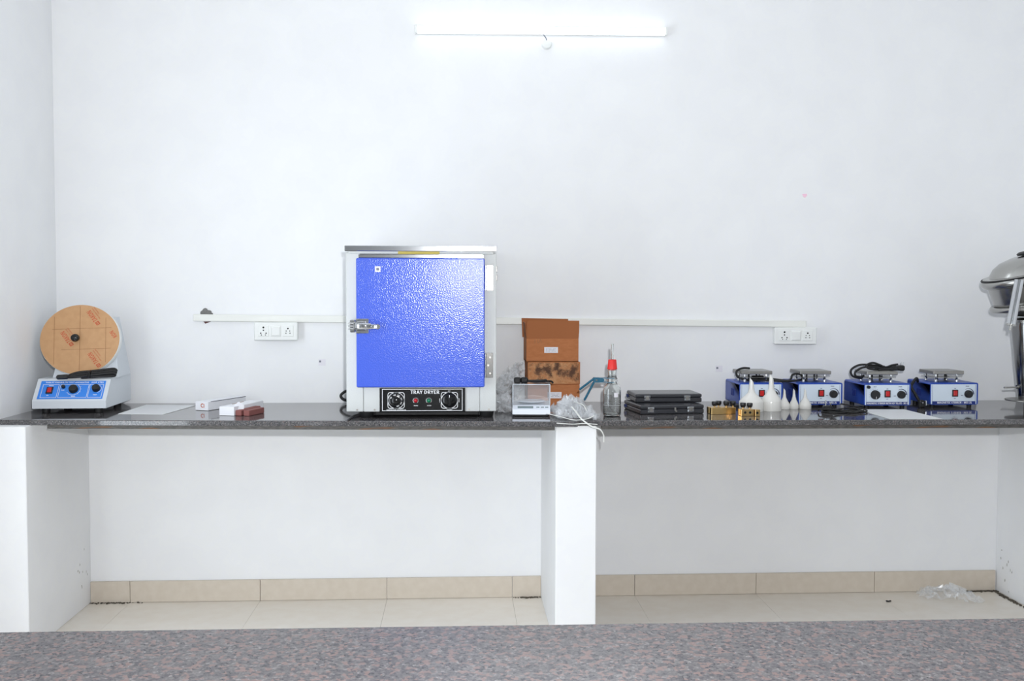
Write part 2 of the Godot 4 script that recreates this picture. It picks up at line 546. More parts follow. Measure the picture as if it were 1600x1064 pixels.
func dirt(at: Vector3, wide: float, sd: int, label: String, many := 60) -> MeshInstance3D:
	var r := RandomNumberGenerator.new()
	r.seed = sd
	var s := Shape.new()
	for k in many:
		var q := Vector3(r.randfn(0, wide * 0.3), 0.002, absf(r.randfn(0, 0.006)))
		var z := r.randf_range(0.003, 0.007)
		s.box(Vector3.ZERO, Vector3(z * 1.6, z * 0.7, z), z * 0.2, Transform3D(Basis(Vector3.UP, r.randf() * TAU), q))
	var o := obj("floor_dirt", s, M.floor_dirt)
	o.position = at
	tag(o, label, "dirt")
	o.set_meta("kind", "stuff")
	return o

# ---------------------------------------------------------------- worktop
func counter() -> void:
	var runs := [
		[XL, 0.464, 0.60, 0.742, "polished dark granite worktop slab under the blue tray dryer", [[-1.62, 0.375]]],
		[0.466, XR, 0.712, 0.738, "polished dark granite worktop slab under the four magnetic stirrers", [[0.565, 2.56]]],
	]
	for r in runs:
		var t := thing("granite_worktop", r[4], "worktop", Vector3.ZERO, 0, "granite worktop slabs")
		var s := Shape.new()
		var a: float = r[0]; var b: float = r[1]; var za: float = r[2]; var zb: float = r[3]
		var e := 0.003
		s.hexa([Vector3(a, 0.895, za), Vector3(b, 0.895, zb), Vector3(b, 0.895, 0.0005), Vector3(a, 0.895, 0.0005), Vector3(a, TOP - e, za), Vector3(b, TOP - e, zb), Vector3(b, TOP - e, 0.0005), Vector3(a, TOP - e, 0.0005)])
		s.hexa([Vector3(a, TOP - e, za), Vector3(b, TOP - e, zb), Vector3(b, TOP - e, 0.0005), Vector3(a, TOP - e, 0.0005), Vector3(a, TOP, za - e), Vector3(b, TOP, zb - e), Vector3(b, TOP, 0.0005), Vector3(a, TOP, 0.0005)])
		obj("slab", s, M.dark_granite, t)
		for q in r[5]:
			var f := Shape.new()
			var z0: float = lerpf(za, zb, (q[0] - a) / (b - a)) - 0.004
			var z1: float = lerpf(za, zb, (q[1] - a) / (b - a)) - 0.004
			f.hexa([Vector3(q[0], 0.880, z0), Vector3(q[1], 0.880, z1), Vector3(q[1], 0.880, z1 - 0.03), Vector3(q[0], 0.880, z0 - 0.03), Vector3(q[0], 0.895, z0), Vector3(q[1], 0.895, z1), Vector3(q[1], 0.895, z1 - 0.03), Vector3(q[0], 0.895, z0 - 0.03)])
			obj("edge_strip", f, M.stained_strip, t).set_meta("label", "stained brown strip under the front edge")

func desk() -> void:
	var t := thing("granite_table", "pinkish grey speckled granite table top in the foreground", "table", Vector3(0.4, 0, 3.55))
	var s := Shape.new()
	s.box(Vector3(0, 0.900, 0), Vector3(4.0, 0.03, 0.80), 0.003)
	obj("table_top", s, M.pink_granite, t)
	for x in [-1.7, 0.0, 1.7]:
		var p := Shape.new()
		p.box(Vector3(x, 0.4425, 0), Vector3(0.14, 0.885, 0.66), 0.003)
		obj("table_support", p, M.wall_paint, t)
	t.rotation.y = deg_to_rad(-0.3)

# ---------------------------------------------------------------- fittings on the wall
func batten(called: String, label: String, at: Vector3, b: Basis, energy: float, group := "") -> void:
	var t := thing(called, label, "light", at, 0, group)
	t.basis = b
	var L := 1.155
	var s := Shape.new()
	s.box(Vector3(0, 0, 0.008), Vector3(L - 0.01, 0.034, 0.016), 0.002)
	obj("housing", s, M.white_plastic, t)
	var d := Shape.new()
	var o := PackedVector2Array()
	for k in 13:
		var a := PI * k / 12
		o.append(Vector2(cos(a) * 0.016, sin(a) * 0.018))
	d.prism(o, -L / 2 + 0.012, L / 2 - 0.012, Transform3D(Basis(Vector3(0, 1, 0), Vector3(0, 0, 1), Vector3(1, 0, 0)), Vector3(0, 0, 0.016)), true)
	obj("tube_diffuser", d, M.tube_glow, t)
	for x in [-1, 1]:
		var c := Shape.new()
		c.box(Vector3(x * (L / 2 - 0.006), 0, 0.018), Vector3(0.012, 0.038, 0.036), 0.003)
		obj("end_cap", c, M.white_plastic, t)
	var l := AreaLight3D.new()
	l.name = "tube_light"
	l.area_size = Vector2(L - 0.03, 0.03)
	l.light_energy = energy
	l.light_color = Color(0.94, 0.975, 1.0)
	l.area_range = 14.0
	l.shadow_enabled = true
	t.add_child(l, true)
	l.position = Vector3(0, 0, 0.037)
	l.rotation.y = PI

func wall_fittings() -> void:
	batten("tube_lamp", "glowing white tube lamp mounted high on the white back wall", Vector3(0.377, 2.617, 0), Basis(Vector3(0, 0, 1), deg_to_rad(0.4)), 0.7)
	# one more of the same on the opposite wall, outside the frame
	batten("tube_lamp", "white tube lamp high on the wall behind the camera", Vector3(0.4, 2.6, ZF), Basis(Vector3(0, 1, 0), PI), 0.8)
	# round cable outlet with a short wire
	var t := thing("wire_rose", "small round white wire rose with short wire under the tube lamp", "wire rose", Vector3(0.401, 2.560, 0))
	var s := Shape.new()
	s.lathe([Vector2(0, 0), Vector2(0.024, 0), Vector2(0.024, 0.010), Vector2(0.020, 0.017), Vector2(0, 0.019)], Transform3D(Basis(Vector3(1, 0, 0), PI / 2), Vector3.ZERO))
	obj("rose", s, M.white_plastic, t)
	var c := Shape.new()
	c.tube([Vector3(0, 0.012, 0.015), Vector3(-0.006, 0.026, 0.02), Vector3(-0.02, 0.042, 0.02)], 0.0022)
	obj("wire", c, M.print_grey, t)
	# trunking, in two lengths that meet behind the dryer
	var tilt := atan2(-0.027, 2.83)
	for q in [["white plastic cable trunking running left from behind the tray dryer", -1.205, -0.151], ["white plastic cable trunking running right from behind the tray dryer", -0.149, 1.626]]:
		var mid: float = (q[1] + q[2]) / 2
		var k := thing("cable_trunking", q[0], "trunking", Vector3(mid, 1.3055 - (mid + 1.205) * 0.00954, 0), 0, "lengths of cable trunking")
		k.rotation.z = tilt
		var b := Shape.new()
		b.box(Vector3(0, 0, 0.008), Vector3(q[2] - q[1], 0.028, 0.016), 0.001)
		obj("channel", b, M.trunking_plastic, k)
		var l := Shape.new()
		l.box(Vector3(0, 0, 0.0155), Vector3(q[2] - q[1], 0.032, 0.007), 0.003)
		obj("cover", l, M.trunking_plastic, k)
	outlet(Vector3(-0.829, 1.203, 0), 0.196, 0.083, "white wall socket plate on the wall left of the tray dryer")
	outlet(Vector3(1.568, 1.184, 0), 0.200, 0.080, "white wall socket plate on the wall above the stirrers")
	# broken-out hole beside the end of the trunking, roughly filled with cement
	var h := thing("wall_patch", "rough grey cement patch behind the left end of the trunking", "wall patch", Vector3(-1.148, 1.321, 0))
	var r := RandomNumberGenerator.new()
	r.seed = 5
	var g := Shape.new()
	for p in [[-0.016, 0.006, 0.013], [-0.006, 0.015, 0.013], [0.008, 0.006, 0.014], [0.015, 0.010, 0.010], [0.0, 0.0, 0.016], [0.022, 0.001, 0.008], [-0.02, -0.002, 0.009]]:
		lump(g, Vector3(p[0], p[1], 0.001), Vector3(p[2], p[2] * 0.9, 0.006), r)
	obj("cement", g, M.cement, h)
	var u := Shape.new()
	u.prism(PackedVector2Array([Vector2(-0.014, -0.033), Vector2(0.020, -0.033), Vector2(0.004, -0.039), Vector2(-0.006, -0.043)]), 0, 0.002)
	obj("bare_brick", u, M.bare_brick, h)
	# small stickers
	for q in [["small white sticker on the wall left of the tray dryer", -0.634, 1.101], ["small white sticker on the wall beside the first stirrer", 1.213, 1.068]]:
		var k := thing("wall_sticker", q[0], "sticker", Vector3(q[1], q[2], 0), 0, "small stickers on the wall")
		var b := Shape.new()
		b.box(Vector3(0.006, 0, 0.0004), Vector3(0.032, 0.030, 0.0008))
		obj("sticker_paper", b, M.label_paper, k)
		var e := Shape.new()
		e.box(Vector3(-0.003, 0.004, 0.001), Vector3(0.009, 0.009, 0.0005))
		obj("printed_mark", e, M.print_grey, k)
	var d := Shape.new()
	d.prism(PackedVector2Array([Vector2(-0.011, 0.009), Vector2(0.010, 0.010), Vector2(0.013, 0.002), Vector2(0.003, -0.009), Vector2(-0.006, -0.004)]), 0, 0.0008)
	var pk := obj("pink_mark", d, M.pale_pink)
	pk.position = Vector3(1.614, 1.878, 0)
	tag(pk, "tiny pale pink mark on the blank wall above the stirrers", "mark")

func lump(s: Shape, c: Vector3, size: Vector3, r: RandomNumberGenerator) -> void:
	var t := Transform3D(Basis.from_euler(Vector3(0, 0, r.randf() * TAU)) , c)
	var pr := []
	for k in 6:
		var a := PI * (k / 5.0) - PI / 2
		pr.append(Vector2(cos(a) if k % 5 else 0.0, sin(a)))
	s.lathe(pr, Transform3D(t.basis * Basis.from_scale(Vector3(size.x, size.y, size.z) * r.randf_range(0.85, 1.1)), c), 7)

func outlet(at: Vector3, w: float, h: float, label: String) -> void:
	var t := thing("wall_socket", label, "socket", at, 0, "socket plates on the back wall")
	var s := Shape.new()
	s.box(Vector3(0, h / 2, 0.017), Vector3(w - 0.006, h - 0.006, 0.034), 0.003)
	obj("back_box", s, M.white_plastic, t)
	var p := Shape.new()
	p.box(Vector3(0, h / 2, 0.039), Vector3(w, h, 0.010), 0.004)
	obj("face_plate", p, M.white_plastic, t)
	for k in [-1, 1]:
		var m := Shape.new()
		m.box(Vector3(k * 0.055, h / 2 + 0.002, 0.045), Vector3(0.047, 0.050, 0.004), 0.0012)
		var o := obj("socket_module", m, M.white_plastic, t)
		var holes := [[0, 0.016, 0.0042], [0, 0.003, 0.003], [-0.012, -0.010, 0.003], [0.012, -0.010, 0.003], [-0.009, -0.018, 0.0022], [0.009, -0.018, 0.0022]] if k < 0 else [[0, 0.011, 0.0036], [-0.008, 0.0, 0.0022], [0.008, 0.0, 0.0022], [-0.009, -0.010, 0.0024], [0.009, -0.010, 0.0024]]
		for q in holes:
			var hole := Shape.new()
			hole.cyl(Vector3.ZERO, q[2], q[2], 0.0015, Transform3D(Basis(Vector3(1, 0, 0), PI / 2), Vector3(k * 0.055 + q[0], h / 2 + 0.002 + q[1], 0.0464)), 12)
			obj("pin_hole", hole, M.black_hole, o)
	var sw := Shape.new()
	sw.box(Vector3(0, h / 2 + 0.002, 0.045), Vector3(0.046, 0.050, 0.004), 0.0012, Transform3D(Basis.IDENTITY, Vector3.ZERO))
	sw.box(Vector3(0, h / 2 + 0.002, 0.047), Vector3(0.040, 0.040, 0.006), 0.002, Transform3D(Basis(Vector3(1, 0, 0), 0.03), Vector3(0, 0.0, -0.001)))
	obj("rocker_switch", sw, M.white_plastic, t)

# the flash on the camera: it throws the low shadow of the worktop's edge on the wall and the glint on the blue door
func flash() -> void:
	var t := thing("camera_flash", "small flash head above the camera, outside the picture", "flash", Vector3(0.10, 1.59, 4.68))
	var s := Shape.new()
	s.box(Vector3(0, 0, 0.02), Vector3(0.075, 0.055, 0.09), 0.006)
	obj("flash_head", s, M.black_plastic, t)
	var f := Shape.new()
	f.box(Vector3(0, 0, -0.0275), Vector3(0.064, 0.040, 0.006), 0.001)
	obj("flash_tube", f, M.flash_glow, t)
	var l := SpotLight3D.new()
	l.name = "flash_light"
	l.light_energy = 8.4
	l.light_color = Color(0.985, 0.99, 1.0)
	l.light_size = 0.03
	l.spot_angle = 62.0
	l.spot_angle_attenuation = 0.6
	l.spot_range = 14.0
	l.spot_attenuation = 2.0
	l.shadow_enabled = true
	t.add_child(l)
	l.position = Vector3(0, 0, -0.065)
	l.rotation_degrees = Vector3(-3, -3, 0)

# ---------------------------------------------------------------- tray dryer
func disc_on(s: Shape, x: float, y: float, z: float, r: float, h: float, seg := 24, e := 0.0) -> void:
	s.cyl(Vector3.ZERO, r, r, h, Transform3D(Basis(Vector3(1, 0, 0), PI / 2), Vector3(x, y, z)), seg, e)

func outline_box(s: Shape, w: float, h: float, r: float, line: float, c: Vector3) -> void:
	var o := round_rect(w, h, r, 4)
	var i := round_rect(w - 2 * line, h - 2 * line, maxf(r - line, 0.0005), 4)
	for k in o.size():
		var j := (k + 1) % o.size()
		var f := func(q: Vector2, z: float) -> Vector3: return c + Vector3(q.x, q.y, z)
		s.quad(f.call(o[k], 0.0004), f.call(o[j], 0.0004), f.call(i[j], 0.0004), f.call(i[k], 0.0004), Vector3(0, 0, 1))
		s.quad(f.call(o[k], 0.0), f.call(o[j], 0.0), f.call(o[j], 0.0004), f.call(o[k], 0.0004), f.call((o[k] + o[j]) / 2, 0.0) - c)
		s.quad(f.call(i[k], 0.0), f.call(i[j], 0.0), f.call(i[j], 0.0004), f.call(i[k], 0.0004), c - f.call((i[k] + i[j]) / 2, 0.0))

func ring_line(s: Shape, c: Vector3, r: float, line: float, a0 := 0.0, a1 := TAU, seg := 32) -> void:
	for k in seg:
		var a := lerpf(a0, a1, float(k) / seg); var b := lerpf(a0, a1, float(k + 1) / seg)
		var p := Vector3(cos(a), sin(a), 0); var q := Vector3(cos(b), sin(b), 0)
		s.quad(c + p * r + Vector3(0, 0, 0.0004), c + q * r + Vector3(0, 0, 0.0004), c + q * (r - line) + Vector3(0, 0, 0.0004), c + p * (r - line) + Vector3(0, 0, 0.0004), Vector3(0, 0, 1))
		s.quad(c + p * r, c + q * r, c + q * r + Vector3(0, 0, 0.0004), c + p * r + Vector3(0, 0, 0.0004), p + q)

func tray_dryer() -> void:
	var t := thing("tray_dryer", "large tray dryer cabinet with blue hammered door and chrome lid", "dryer", Vector3(-0.15, TOP, 0))
	var F := 0.600   # plane of the front
	var s := Shape.new()
	s.box(Vector3(0, 0.345, 0.32), Vector3(0.592, 0.638, 0.54), 0.003)
	obj("body", s, M.grey_powder_coat, t)
	for q in [[-0.300, -0.2325], [0.2345, 0.300]]:
		var p := Shape.new()
		p.box(Vector3((q[0] + q[1]) / 2, 0.3445, F - 0.006), Vector3(q[1] - q[0], 0.637, 0.012), 0.0025)
		obj("front_post", p, M.grey_powder_coat, t)
	var b := Shape.new()
	b.box(Vector3(0.001, 0.084, F - 0.006), Vector3(0.464, 0.116, 0.012), 0.0015)
	obj("lower_front_panel", b, M.grey_powder_coat, t)
	var ch := Shape.new()
	ch.box(Vector3(0, 0.6490, F + 0.004), Vector3(0.50, 0.018, 0.012), 0.003)
	obj("chrome_header", ch, M.chrome, t)
	var lip := Shape.new()
	lip.box(Vector3(0, 0.6635, F - 0.01), Vector3(0.580, 0.013, 0.034), 0.003)
	var lp := obj("lid_lip", lip, M.grey_powder_coat, t)
	var yt := Shape.new()
	yt.box(Vector3(-0.010, 0.6635, F + 0.0075), Vector3(0.165, 0.011, 0.001))
	obj("yellow_tape", yt, M.yellow_tape, lp)
	var lid := Shape.new()
	lid.box(Vector3(-0.001, 0.679, 0.325), Vector3(0.604, 0.022, 0.592), 0.002)
	obj("lid", lid, M.chrome, t)
	# door
	var d := Shape.new()
	d.box(Vector3(-0.002, 0.3835, F + 0.019), Vector3(0.508, 0.513, 0.034), 0.004)
	var door := obj("door", d, M.hammered_blue, t)
	var q := Shape.new()
	q.box(Vector3(-0.171, 0.596, F + 0.0365), Vector3(0.022, 0.022, 0.001))
	obj("sticker", q, M.label_paper, door)
	var q2 := Shape.new()
	q2.box(Vector3(-0.171, 0.596, F + 0.0372), Vector3(0.010, 0.010, 0.0006))
	obj("printed_mark", q2, M.print_grey, door)
	# hinges
	for k in 2:
		var y: float = [0.564, 0.212][k]
		var h := Shape.new()
		h.box(Vector3(0.2715, y, F + 0.0015), Vector3(0.030, 0.100, 0.003), 0.001)
		var hinge := obj("hinge", h, M.hinge_steel, t)
		var kn := Shape.new()
		for i in 4:
			kn.cyl(Vector3(0.256, y - 0.049 + i * 0.025, F + 0.010), 0.0045, 0.0045, 0.0235, Transform3D.IDENTITY, 14)
		obj("hinge_barrel", kn, M.steel, hinge)
		for i in 3:
			var sc := Shape.new()
			disc_on(sc, 0.271 + (0.004 if i != 1 else -0.003), y + 0.032 - i * 0.032, F + 0.003, 0.004, 0.0015, 12)
			obj("screw", sc, M.dull_steel, hinge)
	# latch
	var la := Shape.new()
	la.box(Vector3(-0.232, 0.371, F + 0.038), Vector3(0.048, 0.058, 0.004), 0.001)
	la.box(Vector3(-0.236, 0.371, F + 0.046), Vector3(0.036, 0.036, 0.014), 0.002)
	var latch := obj("latch", la, M.chrome, t)
	var lv := Shape.new()
	lv.tube([Vector3(-0.258, 0.371, F + 0.046), Vector3(-0.244, 0.371, F + 0.055), Vector3(-0.220, 0.371, F + 0.058), Vector3(-0.198, 0.370, F + 0.053)], 0.0050, 16, false, 8, 2.5)
	lv.tube([Vector3(-0.205, 0.370, F + 0.053), Vector3(-0.188, 0.369, F + 0.051), Vector3(-0.172, 0.369, F + 0.056)], 0.0040, 16, false, 8, 2.4)
	disc_on(lv, -0.170, 0.369, F + 0.052, 0.010, 0.006, 16)
	disc_on(lv, -0.192, 0.369, F + 0.0565, 0.003, 0.002, 10)
	obj("latch_lever", lv, M.chrome, latch)
	var ct := Shape.new()
	ct.box(Vector3(-0.272, 0.371, F + 0.012), Vector3(0.022, 0.050, 0.024), 0.003)
	for y in [0.360, 0.371, 0.382]:
		ct.bar(Vector3(-0.288, y, F + 0.022), Vector3(-0.255, y, F + 0.030), 0.003)
	ct.box(Vector3(-0.262, 0.371, F + 0.034), Vector3(0.012, 0.034, 0.016), 0.003)
	obj("latch_catch", ct, M.chrome, latch)
	# control panel
	var cp := Shape.new()
	cp.box(Vector3(0.0035, 0.0735, F + 0.0025), Vector3(0.343, 0.096, 0.005), 0.001)
	var panel := obj("control_panel", cp, M.black_gloss, t)
	var zf := F + 0.0051
	var ln := Shape.new()
	outline_box(ln, 0.322, 0.0885, 0.001, 0.0022, Vector3(0.003, 0.0735, zf))
	for x in [-0.102, 0.1115]:
		outline_box(ln, 0.068, 0.066, 0.010, 0.0024, Vector3(x, 0.0715, zf))
		ring_line(ln, Vector3(x, 0.0715, zf), 0.0335, 0.0022)
	obj("printed_lines", ln, M.print_white, panel)
	letters("lettering", "TRAY DRYER", 0.0135, M.print_white, panel, Vector3(0.0135, 0.1045, zf), 0.116)
	letters("lettering", "TEMPERATURE CONTROLLER", 0.0042, M.print_white, panel, Vector3(-0.102, 0.0335, zf), 0.078)
	letters("lettering", "MAINS", 0.004, M.print_white, panel, Vector3(-0.023, 0.0505, zf), 0.016)
	letters("lettering", "HEATER", 0.004, M.print_white, panel, Vector3(0.030, 0.0505, zf), 0.016)
	letters("lettering", "ROTARY", 0.004, M.print_white, panel, Vector3(0.1115, 0.0335, zf), 0.022)
	letters("lettering", "OFF", 0.0035, M.print_white, panel, Vector3(0.1105, 0.1085, zf), 0.010)
	for q3 in [[0.0725, "LOW"], [0.1500, "HIGH"]]:
		letters("lettering", q3[1], 0.003, M.print_white, panel, Vector3(q3[0], 0.0715, zf), 0.015, true, Basis(Vector3(0, 0, 1), PI / 2))
	var dial := Shape.new()
	dial.lathe([Vector2(0, 0), Vector2(0.0305, 0), Vector2(0.030, 0.004), Vector2(0.026, 0.007), Vector2(0.017, 0.008), Vector2(0.0165, 0.016), Vector2(0.014, 0.018), Vector2(0, 0.018)], Transform3D(Basis(Vector3(1, 0, 0), PI / 2), Vector3(-0.102, 0.0715, zf)), 40)
	var th := obj("thermostat_dial", dial, M.black_gloss, t)
	var figs := ["50", "100", "150", "200", "250", "300"]
	for k in 6:
		var a := deg_to_rad(150 - k * 44)
		letters("dial_figure", figs[k], 0.005, M.print_white, th, Vector3(-0.102 + cos(a) * 0.0225, 0.0715 + sin(a) * 0.0225, zf + 0.0074), 0.0, true, Basis(Vector3(0, 0, 1), a - PI / 2))
	var kb := Shape.new()
	kb.lathe([Vector2(0, 0), Vector2(0.030, 0), Vector2(0.029, 0.005), Vector2(0.024, 0.009), Vector2(0, 0.010)], Transform3D(Basis(Vector3(1, 0, 0), PI / 2), Vector3(0.1115, 0.0715, zf)), 40)
	kb.box(Vector3(0.1115, 0.0715, zf + 0.016), Vector3(0.014, 0.050, 0.018), 0.005)
	var kn2 := obj("selector_knob", kb, M.black_gloss, t)
	var kt := Shape.new()
	kt.box(Vector3(0.1115, 0.090, zf + 0.0252), Vector3(0.0025, 0.010, 0.0008))
	obj("pointer_mark", kt, M.print_white, kn2)
	for k in 2:
		var x: float = [-0.0235, 0.0290][k]
		var bz := Shape.new()
		bz.lathe([Vector2(0.0075, 0.003), Vector2(0.0075, 0), Vector2(0.0125, 0), Vector2(0.012, 0.005), Vector2(0.009, 0.006), Vector2(0.0075, 0.003)], Transform3D(Basis(Vector3(1, 0, 0), PI / 2), Vector3(x, 0.0715, zf)), 24)
		var bezel := obj("indicator_bezel", bz, M.chrome, t)
		var le := Shape.new()
		le.lathe([Vector2(0.0078, 0), Vector2(0.0074, 0.005), Vector2(0.005, 0.008), Vector2(0, 0.0092)], Transform3D(Basis(Vector3(1, 0, 0), PI / 2), Vector3(x, 0.0715, zf)), 20)
		obj("indicator_lens", le, [M.lamp_red, M.lamp_green][k], bezel).set_meta("label", ["dark red lens", "green lens"][k])
	for x in [-0.258, -0.188, 0.190, 0.270]:
		var sc := Shape.new()
		disc_on(sc, x, 0.034, F, 0.004, 0.0018, 12)
		obj("screw", sc, M.dull_steel, t)
	for x in [-0.222, 0.262]:
		for z in [0.075, 0.565]:
			var ft := Shape.new()
			ft.cyl(Vector3(x, 0, z), 0.026, 0.030, 0.0265, Transform3D.IDENTITY, 24, 0.002)
			obj("foot", ft, M.black_rubber, t)
	var skid := Shape.new()
	for x in [-0.222, 0.255]:
		skid.box(Vector3(x + 0.003, 0.0165, 0.32), Vector3(0.062, 0.020, 0.50), 0.003)
	skid.box(Vector3(0.02, 0.0165, 0.55), Vector3(0.44, 0.020, 0.03), 0.003)
	obj("base_frame", skid, M.black_rubber, t)
	for y in [0.600, 0.566]:
		var bk := Shape.new()
		bk.box(Vector3(0.3025, y, 0.52), Vector3(0.006, 0.026, 0.05), 0.002)
		obj("side_clip", bk, M.dull_steel, t)
	var co := Shape.new()
	co.tube([Vector3(-0.25, 0.070, 0.048), Vector3(-0.320, 0.066, 0.036), Vector3(-0.362, 0.057, 0.03), Vector3(-0.386, 0.042, 0.03), Vector3(-0.388, 0.028, 0.03), Vector3(-0.370, 0.015, 0.03), Vector3(-0.32, 0.0075, 0.034), Vector3(-0.25, 0.0070, 0.06)], 0.0065)
	obj("power_cord", co, M.black_rubber, t)
	var co2 := Shape.new()
	co2.tube([Vector3(-0.288, 0.0045, 0.725), Vector3(-0.284, 0.0045, 0.640), Vector3(-0.270, 0.005, 0.54), Vector3(-0.235, 0.0045, 0.46), Vector3(-0.17, 0.0045, 0.40)], 0.0042)
	obj("earth_wire", co2, M.grey_cord, t)

# ---------------------------------------------------------------- tablet friability tester
func friability_tester() -> void:
	var t := thing("tablet_tester", "grey tablet friability tester with large brown round drum", "tester", Vector3(-1.619, TOP, 0.243), 2.0)
	# local: front edge z = 0.16, back z = -0.16, half width 0.148
	var w := 0.148
	var s := Shape.new()
	s.prism(PackedVector2Array([Vector2(0.16, 0.022), Vector2(0.16, 0.053), Vector2(0.088, 0.138), Vector2(0.084, 0.140), Vector2(-0.193, 0.140), Vector2(-0.195, 0.138), Vector2(-0.195, 0.022)]), -w, w, Transform3D(Basis(Vector3(0, 0, 1), Vector3(0, 1, 0), Vector3(-1, 0, 0)), Vector3.ZERO))
	obj("base", s, M.tester_grey, t)
	for x in [-0.108, 0.105]:
		for z in [-0.14, 0.115]:
			var f := Shape.new()
			f.cyl(Vector3(x, 0, z), 0.016, 0.017, 0.0225, Transform3D.IDENTITY, 20, 0.001)
			obj("foot", f, M.black_rubber, t)
	# sloping blue panel
	var up := Vector3(0, 0.085, -0.072).normalized()
	var out := Vector3(0, 0.072, 0.085).normalized()
	var b := Basis(Vector3.RIGHT, up, out)
	var mid := Vector3(0, 0.0955, 0.124)
	var tp := Transform3D(b, mid)
	var p := Shape.new()
	p.box(Vector3(0, 0, 0.0008), Vector3(0.262, 0.091, 0.0016), 0.0, tp)
	var panel := obj("front_panel", p, M.panel_blue, t)
	var ln := Shape.new()
	for q in [[-0.0875, 0.066], [0.0085, 0.116], [0.0975, 0.056]]:
		var part := Shape.new()
		outline_box(part, q[1], 0.068, 0.001, 0.0016, Vector3(q[0], -0.006, 0.0017))
		ln.st.append_from(part.done(), 0, tp)
	var arc := Shape.new()
	ring_line(arc, Vector3(0.008, 0.0, 0.0017), 0.0275, 0.0015, deg_to_rad(-150), deg_to_rad(60), 24)
	for k in 9:
		var a := deg_to_rad(-150 + k * 26)
		arc.box(Vector3(0.008 + cos(a) * 0.031, sin(a) * 0.031, 0.0018), Vector3(0.0016, 0.0016, 0.0005))
	ring_line(arc, Vector3(0.0985, 0.004, 0.0017), 0.021, 0.0012, deg_to_rad(-70), deg_to_rad(70), 16)
	ln.st.append_from(arc.done(), 0, tp)
	obj("printed_lines", ln, M.print_white, panel)
	letters("lettering", "TABLET FRIABILITY TEST APPARATUS", 0.0062, M.print_white, panel, tp * Vector3(-0.025, 0.037, 0.0018), 0.175, true, b)
	letters("lettering", "(USP STD)", 0.0062, M.print_white, panel, tp * Vector3(0.097, 0.037, 0.0018), 0.050, true, b)
	for q in [["MAINS", -0.0865, 0.021], ["ON", -0.092, -0.028], ["FUSE", -0.036, -0.002], ["SPEED", 0.012, -0.034], ["TIMER", 0.0985, -0.026]]:
		letters("lettering", q[0], 0.0042, M.print_white, panel, tp * Vector3(q[1], q[2], 0.0018), 0.0, true, b)
	var sw := Shape.new()
	sw.box(Vector3(-0.0885, -0.003, 0.003), Vector3(0.026, 0.032, 0.006), 0.001, tp)
	var switch := obj("power_switch", sw, M.black_plastic, t)
	var rk := Shape.new()
	rk.box(Vector3(-0.0885, -0.003, 0.006), Vector3(0.017, 0.024, 0.006), 0.002, tp * Transform3D(Basis(Vector3.RIGHT, 0.1), Vector3.ZERO))
	obj("rocker", rk, M.rocker_red, switch)
	for q in [[0.008, 0.0, 0.0185, "speed_knob"], [0.0985, 0.004, 0.0165, "timer_knob"]]:
		var k := Shape.new()
		k.lathe([Vector2(0, 0), Vector2(q[2], 0), Vector2(q[2] * 0.93, 0.014), Vector2(q[2] * 0.85, 0.016), Vector2(0, 0.016)], tp * Transform3D(Basis(Vector3.RIGHT, PI / 2), Vector3(q[0], q[1], 0.0016)), 28)
		obj(q[3], k, M.black_plastic, t)
	var fu := Shape.new()
	fu.lathe([Vector2(0, 0), Vector2(0.0075, 0), Vector2(0.007, 0.010), Vector2(0, 0.011)], tp * Transform3D(Basis(Vector3.RIGHT, PI / 2), Vector3(-0.0355, 0.013, 0.0016)), 18)
	obj("fuse_holder", fu, M.black_plastic, t)
	# leaning tower that carries the drum
	var tw := Shape.new()
	tw.hexa([Vector3(-0.112, 0.140, 0.025), Vector3(0.162, 0.140, 0.025) - Vector3(0.002, 0, 0), Vector3(0.150, 0.140, -0.190), Vector3(-0.112, 0.140, -0.190),
		Vector3(-0.075, 0.395, -0.085), Vector3(0.112, 0.395, -0.085), Vector3(0.112, 0.395, -0.165), Vector3(-0.075, 0.395, -0.165)])
	obj("tower", tw, M.tester_grey, t)
	# drum, tilted back
	var db := Basis(Vector3.RIGHT, deg_to_rad(-12.0)) * Basis.from_scale(Vector3(1.0, 0.915, 1.0)) * Basis(Vector3(0, 0, 1), deg_to_rad(2.0))
	var td := Transform3D(db, Vector3(-0.001, 0.302, 0.014))
	var dr := Shape.new()
	dr.lathe([Vector2(0, -0.034), Vector2(0.165, -0.034), Vector2(0.1655, -0.033), Vector2(0.1655, -0.0015), Vector2(0.165, -0.0008), Vector2(0, -0.0008)], td * Transform3D(Basis(Vector3.RIGHT, PI / 2), Vector3.ZERO), 72)
	var drum := obj("drum", dr, M.white_plastic, t)
	var fc := Shape.new()
	fc.lathe([Vector2(0, -0.0008), Vector2(0.1645, -0.0008), Vector2(0.1645, 0.0004), Vector2(0, 0.0004)], td * Transform3D(Basis(Vector3.RIGHT, PI / 2), Vector3.ZERO), 72)
	obj("brown_film", fc, M.brown_film, drum).set_meta("label", "brown protective film with red print")
	var cr := Shape.new()
	for q in [[-0.106, -0.115, -0.106, 0.112], [0.000, -0.158, 0.000, 0.158], [0.107, -0.112, 0.107, 0.100]]:
		cr.box(Vector3(q[0], (q[1] + q[3]) / 2, 0.0006), Vector3(0.0014, q[3] - q[1], 0.0006), 0.0, td)
	for q in [[-0.115, 0.130, 0.052], [-0.075, 0.130, -0.046]]:
		cr.box(Vector3((q[0] + q[1]) / 2, q[2], 0.0006), Vector3(q[1] - q[0], 0.0014, 0.0006), 0.0, td)
	obj("film_creases", cr, M.film_crease, drum)
